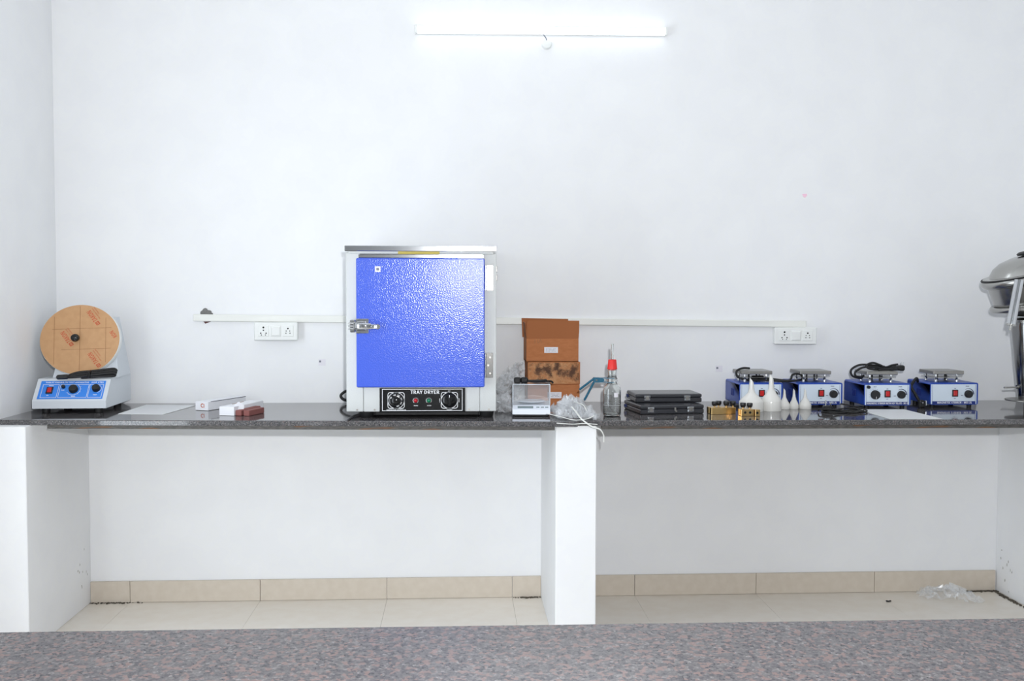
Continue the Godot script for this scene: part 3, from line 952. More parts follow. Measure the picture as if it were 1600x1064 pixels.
	# printed brand, upside-down and slanting as in the place
	for q in [[0.056, 0.106, 1.0], [-0.052, 0.010, 1.0], [0.062, -0.094, 1.0]]:
		var a := deg_to_rad(123)
		var rb := db * Basis(Vector3(0, 0, 1), a)
		letters("film_print", "TAKON", 0.020, M.film_print, drum, td * Vector3(q[0] - 0.006, q[1] + 0.004, 0.0008), 0.058, true, rb)
		var sq := Shape.new()
		outline_box(sq, 0.017, 0.017, 0.002, 0.0042, Vector3(0, 0, 0))
		sq.box(Vector3(0, 0, 0.0002), Vector3(0.003, 0.016, 0.0004))
		var o := obj("film_emblem", sq, M.film_print, drum)
		o.transform = Transform3D(rb, td * (Vector3(q[0] - 0.006, q[1] + 0.004, 0.0008) + Basis(Vector3(0, 0, 1), a) * Vector3(-0.042, 0, 0)))
		letters("film_print", "cast acrylic sheet", 0.0055, M.film_print, drum, td * (Vector3(q[0] - 0.006, q[1] + 0.004, 0.0008) + Basis(Vector3(0, 0, 1), a) * Vector3(0.0, -0.019, 0)), 0.062, false, rb)
		letters("film_print", "remove film", 0.0055, M.film_print, drum, td * (Vector3(q[0] - 0.006, q[1] + 0.004, 0.0008) + Basis(Vector3(0, 0, 1), a) * Vector3(0.012, -0.029, 0)), 0.040, false, rb)
	letters("film_print", "KON", 0.018, M.film_print, drum, td * Vector3(0.139, 0.020, 0.0008), 0.034, true, db * Basis(Vector3(0, 0, 1), deg_to_rad(123)))
	var kn := Shape.new()
	kn.lathe([Vector2(0, 0), Vector2(0.008, 0), Vector2(0.008, 0.010), Vector2(0.016, 0.014), Vector2(0.0185, 0.022), Vector2(0.016, 0.031), Vector2(0.008, 0.036), Vector2(0, 0.037)], td * Transform3D(Basis(Vector3.RIGHT, PI / 2), Vector3(-0.012, 0.004, 0.0004)), 28)
	obj("centre_knob", kn, M.black_gloss, t)
	# coiled cord lying on the ledge in front of the drum: a thing of its own
	var c := thing("power_cord", "bundled black power cord lying on the grey tablet tester's ledge", "cord", Vector3(-1.575, TOP + 0.141, 0.335), 2.0)
	for k in 3:
		var cs := Shape.new()
		var o := 0.008 * k
		cs.tube([Vector3(-0.075, 0.006, 0.012 - o * 0.5), Vector3(-0.03, 0.008 + o, 0.014 - o * 0.6), Vector3(0.03, 0.014 + o, 0.004 - o), Vector3(0.085, 0.020 + o, -0.006 - o * 0.8), Vector3(0.116, 0.022 + o, -0.010 - o), Vector3(0.118, 0.010 + o, -0.014 - o), Vector3(0.06, 0.008 + o * 0.5, -0.002 - o), Vector3(-0.01, 0.004 + o * 0.4, 0.006 - o)], 0.0055, 10)
		obj("cord_loop", cs, M.black_rubber, c)
	var pl := Shape.new()
	pl.box(Vector3.ZERO, Vector3(0.050, 0.020, 0.020), 0.006, Transform3D(Basis(Vector3(0, 0, 1), 0.05), Vector3(-0.082, 0.008, 0.016)))
	obj("plug", pl, M.black_plastic, c)
	var tie := Shape.new()
	tie.box(Vector3(0.022, 0.018, 0.002), Vector3(0.012, 0.034, 0.034), 0.010)
	obj("cord_tie", tie, M.black_plastic, c)

# ---------------------------------------------------------------- cardboard boxes and balance
func stain(w: int, h: int) -> ImageTexture:
	var a := noise(FastNoiseLite.TYPE_SIMPLEX, 0.011, 64, 4)
	var b := noise(FastNoiseLite.TYPE_SIMPLEX, 0.09, 62, 3)
	var im := Image.create(w, h, false, Image.FORMAT_RGB8)
	for y in h:
		for x in w:
			var u := float(x) / w; var v := float(y) / h
			var n := a.get_noise_2d(x, y) + b.get_noise_2d(x, y) * 0.3
			# the scorch lies in a band along the upper part and down the right of the side
			var reach := 0.34 - absf(v - 0.30 - maxf(0.0, u - 0.6) * 0.5) * 1.5 - maxf(0.0, 0.20 - u) * 3.0
			var k := clampf((n * 0.7 + reach + 0.22) * 1.5, 0.0, 1.0)
			var c := rgb(200, 150, 106).lerp(rgb(184, 122, 78), clampf(0.25 + b.get_noise_2d(x * 0.3, y * 0.3) * 0.6 + absf(u - 0.45) * 0.9, 0, 1))
			im.set_pixel(x, y, c.lerp(rgb(76, 52, 40), k * 0.88))
	return ImageTexture.create_from_image(im)

func carton_box(t: Node3D, w: float, h: float, d: float) -> void:
	var s := Shape.new()
	s.box(Vector3(0, h / 2, 0), Vector3(w, h, d), 0.002)
	obj("box_body", s, M.cardboard, t)

func boxes_and_balance() -> void:
	# the stack: three brown boxes
	var z := 0.115
	var d := 0.19
	var b3 := thing("cardboard_box", "brown cardboard box at the bottom of the stack, half hidden by plastic", "box", Vector3(0.420, TOP, z), 0, "stacked cardboard boxes")
	carton_box(b3, 0.232, 0.0995, d)
	paper_label(b3, Vector3(0.004, 0.052, d / 2), 0.062, 0.028)
	var b2 := thing("cardboard_box", "brown cardboard box with dark scorched stains, middle of the stack", "box", Vector3(0.421, TOP + 0.100, z), 0, "stacked cardboard boxes")
	carton_box(b2, 0.234, 0.0995, d)
	var fs := Shape.new()
	fs.quad(Vector3(-0.114, 0.003, d / 2 + 0.0012), Vector3(0.114, 0.003, d / 2 + 0.0012), Vector3(0.114, 0.097, d / 2 + 0.0012), Vector3(-0.114, 0.097, d / 2 + 0.0012), Vector3(0, 0, 1))
	fs.box(Vector3(0, 0.05, d / 2 + 0.0004), Vector3(0.228, 0.094, 0.0010))
	var sm := mat("scorched_card", Color.WHITE, 0.85)
	sm.albedo_texture = stain(384, 160)
	obj("stained_side", fs, sm, b2)
	var b1 := thing("cardboard_box", "open brown cardboard box with raised flaps on top of the stack", "box", Vector3(0.414, TOP + 0.200, z), 0, "stacked cardboard boxes")
	var hh := 0.103
	var w := 0.232
	var s := Shape.new()
	s.box(Vector3(0, 0.002, 0), Vector3(w, 0.004, d))
	s.box(Vector3(0, hh / 2, d / 2 - 0.002), Vector3(w, hh, 0.004), 0.0008)
	s.box(Vector3(0, hh / 2, -d / 2 + 0.002), Vector3(w, hh, 0.004), 0.0008)
	for x in [-1, 1]:
		s.box(Vector3(x * (w / 2 - 0.002), hh / 2, 0), Vector3(0.004, hh, d - 0.008), 0.0008)
	obj("box_body", s, M.cardboard, b1)
	var ff := Shape.new()
	ff.prism(PackedVector2Array([Vector2(-w / 2 + 0.001, 0), Vector2(w / 2, 0), Vector2(w / 2 + 0.003, 0.03), Vector2(w / 2 + 0.004, 0.080), Vector2(-w / 2 + 0.014, 0.082), Vector2(-w / 2 + 0.002, 0.074)]), -0.002, 0.002, Transform3D(Basis(Vector3.RIGHT, deg_to_rad(-6)), Vector3(0, hh, d / 2 - 0.003)))
	obj("front_flap", ff, M.card_inside, b1)
	var bf := Shape.new()
	bf.prism(PackedVector2Array([Vector2(-w / 2 - 0.006, 0), Vector2(w / 2 - 0.02, 0), Vector2(w / 2 - 0.026, 0.084), Vector2(-w / 2 - 0.010, 0.088)]), -0.002, 0.002, Transform3D(Basis(Vector3.RIGHT, deg_to_rad(-4)), Vector3(0, hh, -d / 2 + 0.004)))
	obj("back_flap", bf, M.card_inside, b1)
	var lf := Shape.new()
	lf.prism(PackedVector2Array([Vector2(-d / 2 + 0.01, 0), Vector2(d / 2 - 0.01, 0), Vector2(d / 2 - 0.015, 0.072), Vector2(-d / 2 + 0.015, 0.072)]), -0.002, 0.002, Transform3D(Basis(Vector3(0, 0, -1), Vector3(0, 1, 0), Vector3(1, 0, 0)).rotated(Vector3(0, 0, 1), deg_to_rad(5)), Vector3(-w / 2 + 0.003, hh, 0)))
	obj("side_flap", lf, M.card_inside, b1)
	paper_label(b1, Vector3(-0.006, 0.053, d / 2), 0.061, 0.026)
	var hw := Shape.new()
	for k in [[-0.078, 0.000, 0.0], [-0.066, 0.001, 0.1], [-0.058, 0.001, -0.5], [-0.052, 0.003, 0.4]]:
		hw.box(Vector3.ZERO, Vector3(0.0018, 0.018, 0.0006), 0.0, Transform3D(Basis(Vector3(0, 0, 1), k[2]), Vector3(k[0], 0.091 + k[1], d / 2 + 0.0003)))
	obj("pen_marks", hw, M.film_crease, b1)

	# balance with its clear draught shield
	var t := thing("digital_balance", "small white digital balance under a clear acrylic draught shield", "balance", Vector3(0.301, TOP, 0.475), -4.0)
	var bs := Shape.new()
	bs.prism(PackedVector2Array([Vector2(0.105, 0.010), Vector2(0.100, 0.030), Vector2(0.070, 0.044), Vector2(-0.10, 0.046), Vector2(-0.10, 0.010)]), -0.077, 0.077, Transform3D(Basis(Vector3(0, 0, 1), Vector3(0, 1, 0), Vector3(-1, 0, 0)), Vector3.ZERO))
	obj("base", bs, M.balance_white, t)
	var ub := Shape.new()
	ub.box(Vector3(0, 0.0065, 0), Vector3(0.140, 0.011, 0.19), 0.002)
	obj("underside", ub, M.black_rubber, t)
	var sl := Vector3(0, 0.014, -0.030).normalized()
	var sb := Basis(Vector3.RIGHT, sl, Vector3.RIGHT.cross(sl))
	var dp := Shape.new()
	dp.box(Vector3.ZERO, Vector3(0.064, 0.016, 0.0016), 0.0004, Transform3D(sb, Vector3(-0.024, 0.0372, 0.0852)))
	obj("display", dp, M.display_grey, t)
	for k in 3:
		var bt := Shape.new()
		bt.box(Vector3.ZERO, Vector3(0.013, 0.007, 0.002), 0.0006, Transform3D(sb, Vector3(0.027 + k * 0.018, 0.0372, 0.0852)))
		obj("button", bt, M.display_grey, t)
	var pn := Shape.new()
	pn.lathe([Vector2(0, 0.046), Vector2(0.014, 0.046), Vector2(0.014, 0.052), Vector2(0.056, 0.052), Vector2(0.058, 0.054), Vector2(0.056, 0.056), Vector2(0, 0.056)], Transform3D(Basis.IDENTITY, Vector3(0, 0, -0.01)), 36)
	obj("weighing_pan", pn, M.balance_white, t)
	var top := 0.129
	var sh := Shape.new()
	for x in [-0.0765, 0.0765]:
		sh.box(Vector3(x, 0.0855, -0.012), Vector3(0.003, 0.081, 0.160))
	for zz in [-0.0905, 0.0665]:
		sh.box(Vector3(0, 0.0855, zz), Vector3(0.150, 0.081, 0.003))
	sh.box(Vector3(0, top - 0.0015, -0.012), Vector3(0.156, 0.003, 0.160))
	var shield := obj("draught_shield", sh, M.clear_acrylic, t)
	var ed := Shape.new()
	for x in [-0.0762, 0.0762]:
		for zz in [-0.0902, 0.0662]:
			ed.bar(Vector3(x, 0.046, zz), Vector3(x, top, zz), 0.0022, -1, 8)
	for zz in [-0.0902, 0.0662]:
		ed.bar(Vector3(-0.0762, top, zz), Vector3(0.0762, top, zz), 0.0018, -1, 8)
	obj("shield_edges", ed, M.acrylic_edge, shield)
	# cord and plug on the shield
	var c := thing("power_cord", "short black cord and plug lying on the balance's clear shield", "cord", Vector3(0.301, TOP + top, 0.475), -4.0)
	var pl := Shape.new()
	pl.box(Vector3(-0.058, 0.0125, 0.010), Vector3(0.028, 0.024, 0.030), 0.004)
	pl.box(Vector3(-0.030, 0.0125, 0.010), Vector3(0.036, 0.025, 0.026), 0.008)
	obj("plug", pl, M.black_rubber, c)
	for k in 2:
		var cs := Shape.new()
		cs.tube([Vector3(-0.014, 0.010, 0.010), Vector3(0.012, 0.006 + 0.005 * k, 0.006 + 0.008 * k), Vector3(0.045, 0.008 + 0.004 * k, 0.002 + 0.012 * k), Vector3(0.060, 0.013, 0.004), Vector3(0.058, 0.006, -0.010), Vector3(0.015, 0.006, -0.008 - 0.006 * k)], 0.0045, 10)
		obj("cord_loop", cs, M.black_rubber, c)
	var tail := Shape.new()
	tail.tube([Vector3(0.050, 0.0055, -0.01), Vector3(0.064, 0.005, -0.03), Vector3(0.072, 0.0045, -0.05), Vector3(0.086, 0.002, -0.06), Vector3(0.092, -0.006, -0.062)], 0.004, 10)
	obj("cord_tail", tail, M.black_rubber, c)

func paper_label(t: Node3D, at: Vector3, w: float, h: float) -> void:
	var s := Shape.new()
	s.box(at + Vector3(0, 0, 0.0004), Vector3(w, h, 0.0008))
	var o := obj("paper_label", s, M.label_paper, t)
	var l := Shape.new()
	for k in 3:
		for i in 7:
			if (i + k * 3) % 5 < 4:
				l.box(at + Vector3(-w * 0.34 + i * w * 0.105, h * (0.2 - 0.2 * k), 0.0009), Vector3(w * (0.085 - 0.02 * ((i + k) % 2)), h * 0.05, 0.0003))
	obj("written_lines", l, M.print_grey, o)

# ---------------------------------------------------------------- bottle and clamp
func bottle_and_clamp() -> void:
	var t := thing("glass_bottle", "clear glass bottle with red stopper and thin glass tube", "bottle", Vector3(0.628, TOP, 0.555))
	var s := Shape.new()
	s.lathe([Vector2(0, 0.004), Vector2(0.010, 0.002), Vector2(0.031, 0.0005), Vector2(0.0355, 0.004), Vector2(0.036, 0.012), Vector2(0.036, 0.108), Vector2(0.033, 0.120), Vector2(0.024, 0.130), Vector2(0.0195, 0.134), Vector2(0.0195, 0.140), Vector2(0.0225, 0.142), Vector2(0.0225, 0.147),
		Vector2(0.0165, 0.147), Vector2(0.0165, 0.134), Vector2(0.022, 0.127), Vector2(0.032, 0.118), Vector2(0.0345, 0.107), Vector2(0.0345, 0.012), Vector2(0.031, 0.006), Vector2(0, 0.0075)], Transform3D.IDENTITY, 40)
	obj("bottle_body", s, M.bottle_glass, t)
	var n := Shape.new()
	n.lathe([Vector2(0.0165, 0.149), Vector2(0.0225, 0.149), Vector2(0.0225, 0.154), Vector2(0.019, 0.158), Vector2(0.0165, 0.170), Vector2(0.0185, 0.184), Vector2(0.0185, 0.192), Vector2(0.016, 0.192), Vector2(0.016, 0.184), Vector2(0.014, 0.170), Vector2(0.0165, 0.156), Vector2(0.0165, 0.149)], Transform3D.IDENTITY, 36)
	obj("glass_adapter", n, M.bottle_glass, t)
	var st := Shape.new()
	st.lathe([Vector2(0, 0.188), Vector2(0.0145, 0.188), Vector2(0.0150, 0.1925), Vector2(0.0205, 0.1925), Vector2(0.0165, 0.230), Vector2(0.0150, 0.232), Vector2(0, 0.232)], Transform3D.IDENTITY, 32)
	obj("stopper", st, M.red_rubber, t)
	var tb := Shape.new()
	tb.lathe([Vector2(0.0038, 0.232), Vector2(0.0055, 0.232), Vector2(0.0052, 0.296), Vector2(0.0038, 0.296), Vector2(0.0038, 0.232)], Transform3D.IDENTITY, 16)
	obj("glass_tube", tb, M.bottle_glass, t)
	var lb := Shape.new()
	for k in 4:
		var a0 := deg_to_rad(4 + k * 7.0); var a1 := deg_to_rad(11 + k * 7.0)
		var r := 0.0364
		lb.quad(Vector3(sin(a0) * r, 0.080, cos(a0) * r), Vector3(sin(a1) * r, 0.080, cos(a1) * r), Vector3(sin(a1) * r, 0.098, cos(a1) * r), Vector3(sin(a0) * r, 0.098, cos(a0) * r), Vector3(sin(a0), 0, cos(a0)))
	obj("sticker", lb, M.label_paper, t)
	var gr := Shape.new()
	var ring := []
	for k in 24:
		ring.append(Vector3(sin(TAU * k / 24) * 0.0362, 0.046, cos(TAU * k / 24) * 0.0362))
	gr.tube(ring, 0.0005, 5, true, 1)
	obj("graduation_line", gr, M.print_white, t)
	# lever clamp round the flange
	var c := thing("lever_clamp", "teal painted metal lever clamp on the neck of glass bottle", "clamp", Vector3(0.628, TOP + 0.148, 0.555))
	for y in [-0.008, 0.008]:
		var j := Shape.new()
		var o := PackedVector2Array([Vector2(-0.078, -0.010), Vector2(-0.030, -0.010), Vector2(-0.012, -0.024), Vector2(0.004, -0.026), Vector2(0.004, -0.0235), Vector2(-0.010, -0.0215), Vector2(-0.0215, -0.009), Vector2(-0.0235, 0.0), Vector2(-0.0215, 0.009), Vector2(-0.010, 0.0215), Vector2(0.004, 0.0235), Vector2(0.004, 0.026), Vector2(-0.012, 0.024), Vector2(-0.030, 0.010), Vector2(-0.078, 0.010)])
		j.prism(o, y - 0.0015, y + 0.0015, Transform3D(Basis(Vector3(1, 0, 0), Vector3(0, 0, -1), Vector3(0, 1, 0)), Vector3.ZERO))
		obj("jaw", j, M.teal_paint, c)
	var web := Shape.new()
	web.prism(PackedVector2Array([Vector2(-0.078, -0.010), Vector2(-0.052, -0.010), Vector2(-0.034, -0.004), Vector2(-0.034, 0.004), Vector2(-0.052, 0.010), Vector2(-0.078, 0.011)]), -0.0098, 0.0098)
	obj("hinge_block", web, M.teal_paint, c)
	var pin := Shape.new()
	pin.bar(Vector3(-0.066, 0, -0.013), Vector3(-0.066, 0, 0.013), 0.0035)
	obj("pivot_pin", pin, M.chrome, c)
	for q in [[Vector3(-0.074, 0.007, 0), Vector3(-0.136, -0.040, 0.0)], [Vector3(-0.074, -0.006, 0.0), Vector3(-0.115, -0.084, 0.0)]]:
		var h := Shape.new()
		var dir: Vector3 = (q[1] - q[0]).normalized()
		var x := dir.cross(Vector3(0, 0, 1))
		h.box(Vector3(0, (q[1] - q[0]).length() / 2, 0), Vector3(0.008, (q[1] - q[0]).length(), 0.014), 0.003, Transform3D(Basis(x, dir, x.cross(dir)), q[0]))
		obj("handle", h, M.teal_paint, c)

# ---------------------------------------------------------------- instrument cases
func instrument_case(label: String, at: Vector3, turn: float, h: float, d: float, lock: bool) -> void:
	var t := thing("instrument_case", label, "case", at, turn, "stacked black instrument cases")
	var w := 0.277 if lock else 0.288
	var s := Shape.new()
	s.box(Vector3(0, h * 0.28, 0), Vector3(w, h * 0.54, d), 0.004)
	obj("case_body", s, M.case_black, t)
	var l := Shape.new()
	l.box(Vector3(0, h * 0.78, 0), Vector3(w, h * 0.43, d), 0.004)
	obj("case_lid", l, M.case_black, t)
	for x in [-0.094, 0.080]:
		var p := Shape.new()
		p.box(Vector3(x, h * 0.68, d / 2 + 0.001), Vector3(0.028, 0.009, 0.003), 0.0008)
		p.box(Vector3(x, h * 0.36, d / 2 + 0.001), Vector3(0.026, 0.010, 0.003), 0.0008)
		var o := obj("latch", p, M.chrome, t)
		var g := Shape.new()
		g.box(Vector3(x, h * 0.52, d / 2 + 0.003), Vector3(0.013, 0.016, 0.0025), 0.0008)
		g.bar(Vector3(x - 0.009, h * 0.50, d / 2 + 0.004), Vector3(x + 0.009, h * 0.50, d / 2 + 0.004), 0.0016)
		obj("latch_tongue", g, M.dull_steel, o)
	if lock:
		var k := Shape.new()
		k.box(Vector3(0.012, h * 0.55, d / 2 + 0.001), Vector3(0.007, 0.014, 0.0022), 0.0008)
		disc_on(k, 0.016, h * 0.33, d / 2, 0.004, 0.003, 14)
		obj("lock", k, M.dull_steel, t)
	var tb := Shape.new()
	tb.box(Vector3(-w / 2 - 0.003, h * 0.42, -d / 2 + 0.03), Vector3(0.008, 0.013, 0.022), 0.002)
	obj("side_tab", tb, M.case_blue, t)

func cases() -> void:
	instrument_case("black hard case with metal latches, lower one of two stacked", Vector3(0.8755, TOP, 0.385), 7.0, 0.038, 0.242, true)
	instrument_case("black hard case with metal latches, upper one of two stacked", Vector3(0.892, TOP + 0.0382, 0.312), 2.0, 0.037, 0.19, false)

# ---------------------------------------------------------------- magnetic stirrers
func stirrer(label: String, x0: float, w: float, z: float, hot: bool, turn := 0.0) -> void:
	var D := 0.225
	var t := thing("magnetic_stirrer", label, "stirrer", Vector3(x0 + w / 2, TOP, z - D / 2), turn, "magnetic stirrers on the worktop")
	var y0 := 0.013; var H := 0.098
	var F := D / 2
	var s := Shape.new()
	var o := round_rect(w, H, 0.008, 4)
	s.prism(o, -F, F, Transform3D(Basis.IDENTITY, Vector3(0, y0 + H / 2, 0)), true)
	obj("housing", s, M.stirrer_blue, t)
	var p := Shape.new()
	p.box(Vector3(-0.0015, y0 + H / 2 - 0.002, F + 0.001), Vector3(w - 0.012, H - 0.010, 0.002), 0.0006)
	var panel := obj("front_panel", p, M.stirrer_face, t)
	var nm := Shape.new()
	nm.box(Vector3(-0.0015, y0 + 0.0095, F + 0.0023), Vector3(w - 0.022, 0.013, 0.0006))
	var plate := obj("name_strip", nm, M.stirrer_navy, panel)
	plate.set_meta("label", "dark blue strip with white lettering")
	letters("lettering", "MAGNETIC STIRRER WITH HOT PLATE - MS 2L" if hot else "MAGNETIC STIRRER - MIS 2L", 0.0082, M.print_white, panel, Vector3(0.002, y0 + 0.0095, F + 0.0027), w * (0.90 if hot else 0.72))
	var ln := Shape.new()
	for x in [-w / 2 + 0.0105, w / 2 - 0.0135]:
		ln.box(Vector3(x, y0 + H / 2 - 0.002, F + 0.0022), Vector3(0.001, H - 0.014, 0.0004))
	obj("printed_lines", ln, M.stirrer_navy, panel)
	var zf := F + 0.002
	var xs := -w / 2 + 0.006 + (w - 0.012) * (0.495 if hot else 0.515)
	var ys := y0 + 0.052
	var sw := Shape.new()
	sw.box(Vector3(xs, ys, zf + 0.0025), Vector3(0.0265, 0.031, 0.005), 0.001)
	var b := obj("power_switch", sw, M.black_plastic, t)
	var rk := Shape.new()
	rk.box(Vector3(xs, ys, zf + 0.005), Vector3(0.018, 0.023, 0.006), 0.002)
	obj("rocker", rk, M.rocker_red, b)
	letters("lettering", "ON", 0.004, M.print_dark, panel, Vector3(xs, ys + 0.021, zf + 0.0002))
	letters("lettering", "OFF", 0.0035, M.print_dark, panel, Vector3(xs, ys - 0.024, zf + 0.0002))
	var dials := [[0.805, 0.0175, true]]
	if hot:
		dials.append([0.215, 0.0205, false])
	for q in dials:
		var xk: float = -w / 2 + 0.006 + (w - 0.012) * q[0]
		var yk := y0 + 0.048
		var k := Shape.new()
		k.lathe([Vector2(0, 0), Vector2(q[1], 0), Vector2(q[1] * 0.94, 0.013), Vector2(q[1] * 0.84, 0.015), Vector2(0, 0.015)], Transform3D(Basis(Vector3.RIGHT, PI / 2), Vector3(xk, yk, zf)), 28)
		var kn := obj("speed_knob" if q[2] else "heat_knob", k, M.black_plastic, t)
		var mk := Shape.new()
		var sc := Shape.new()
		if q[2]:
			for i in 12:
				var a := deg_to_rad(125 - i * 11.0)
				var th := 0.001 + 0.00045 * i
				ring_line(sc, Vector3(xk, yk + 0.001, zf), q[1] + 0.0045 + th, th, a, a - deg_to_rad(9.5), 2)
			letters("lettering", "SPEED", 0.004, M.print_dark, panel, Vector3(xk - 0.004, yk + q[1] + 0.017, zf + 0.0002))
			letters("lettering", "MIN", 0.0035, M.print_dark, panel, Vector3(xk - q[1] - 0.010, yk - 0.006, zf + 0.0002))
		else:
			for i in 11:
				var a := deg_to_rad(200 - i * 22.0)
				sc.box(Vector3(xk + cos(a) * (q[1] + 0.005), yk + sin(a) * (q[1] + 0.005), zf + 0.0003), Vector3(0.0014, 0.0014, 0.0005))
			letters("lettering", "HEAT", 0.004, M.print_dark, panel, Vector3(xk, yk + q[1] + 0.014, zf + 0.0002))
			mk.box(Vector3(xk, yk - q[1] * 0.6, zf + 0.0152), Vector3(0.0016, 0.010, 0.0005))
			obj("pointer_mark", mk, M.print_white, kn)
		obj("printed_scale", sc, M.print_dark, panel)
	if hot:
		var fu := Shape.new()
		fu.lathe([Vector2(0, 0), Vector2(0.0075, 0), Vector2(0.007, 0.010), Vector2(0, 0.011)], Transform3D(Basis(Vector3.RIGHT, PI / 2), Vector3(-w / 2 + 0.0175, y0 + 0.082, zf)), 18)
		obj("fuse_holder", fu, M.black_plastic, t)
	# louvre in the side that shows
	for side in [-1, 1]:
		var lv := Shape.new()
		for i in 4:
			lv.box(Vector3(side * (w / 2 + 0.0008), y0 + 0.048, -0.012 + i * 0.012), Vector3(0.003, 0.030, 0.006), 0.001)
		obj("side_louvre", lv, M.stirrer_navy, t)
	for x in [-w / 2 + 0.025, w / 2 - 0.025]:
		for zz in [-F + 0.03, F - 0.03]:
			var f := Shape.new()
			f.cyl(Vector3(x, 0, zz), 0.010, 0.011, y0 + 0.001, Transform3D.IDENTITY, 16)
			obj("foot", f, M.black_rubber, t)
	# raised steel plate on four posts
	var yt := y0 + H
	var P := 0.140; var px := -0.010; var pz := 0.012
	var tp := Shape.new()
	tp.box(Vector3(px, yt + 0.0425, pz), Vector3(P, 0.015, P), 0.0015)
	obj("top_plate", tp, M.dull_steel, t)
	for x in [-0.048, 0.048]:
		for zz in [-0.048, 0.048]:
			var ps := Shape.new()
			ps.lathe([Vector2(0, 0), Vector2(0.0062, 0), Vector2(0.0062, 0.014), Vector2(0.0045, 0.016), Vector2(0.0045, 0.035), Vector2(0, 0.035)], Transform3D(Basis.IDENTITY, Vector3(px + x, yt, pz + zz)), 14)
			obj("post", ps, M.chrome, t)
	for q in [[-0.012, -0.014], [0.022, -0.010]]:
		var rd := Shape.new()
		rd.cyl(Vector3(px + q[0], yt, pz + q[1]), 0.004, 0.004, 0.035, Transform3D.IDENTITY, 12)
		obj("heater_lead", rd, M.black_plastic, t)
	var hs := Shape.new()
	hs.box(Vector3(px, yt + 0.021, pz), Vector3(0.128, 0.0015, 0.128))
	obj("heat_shield", hs, M.steel, t)

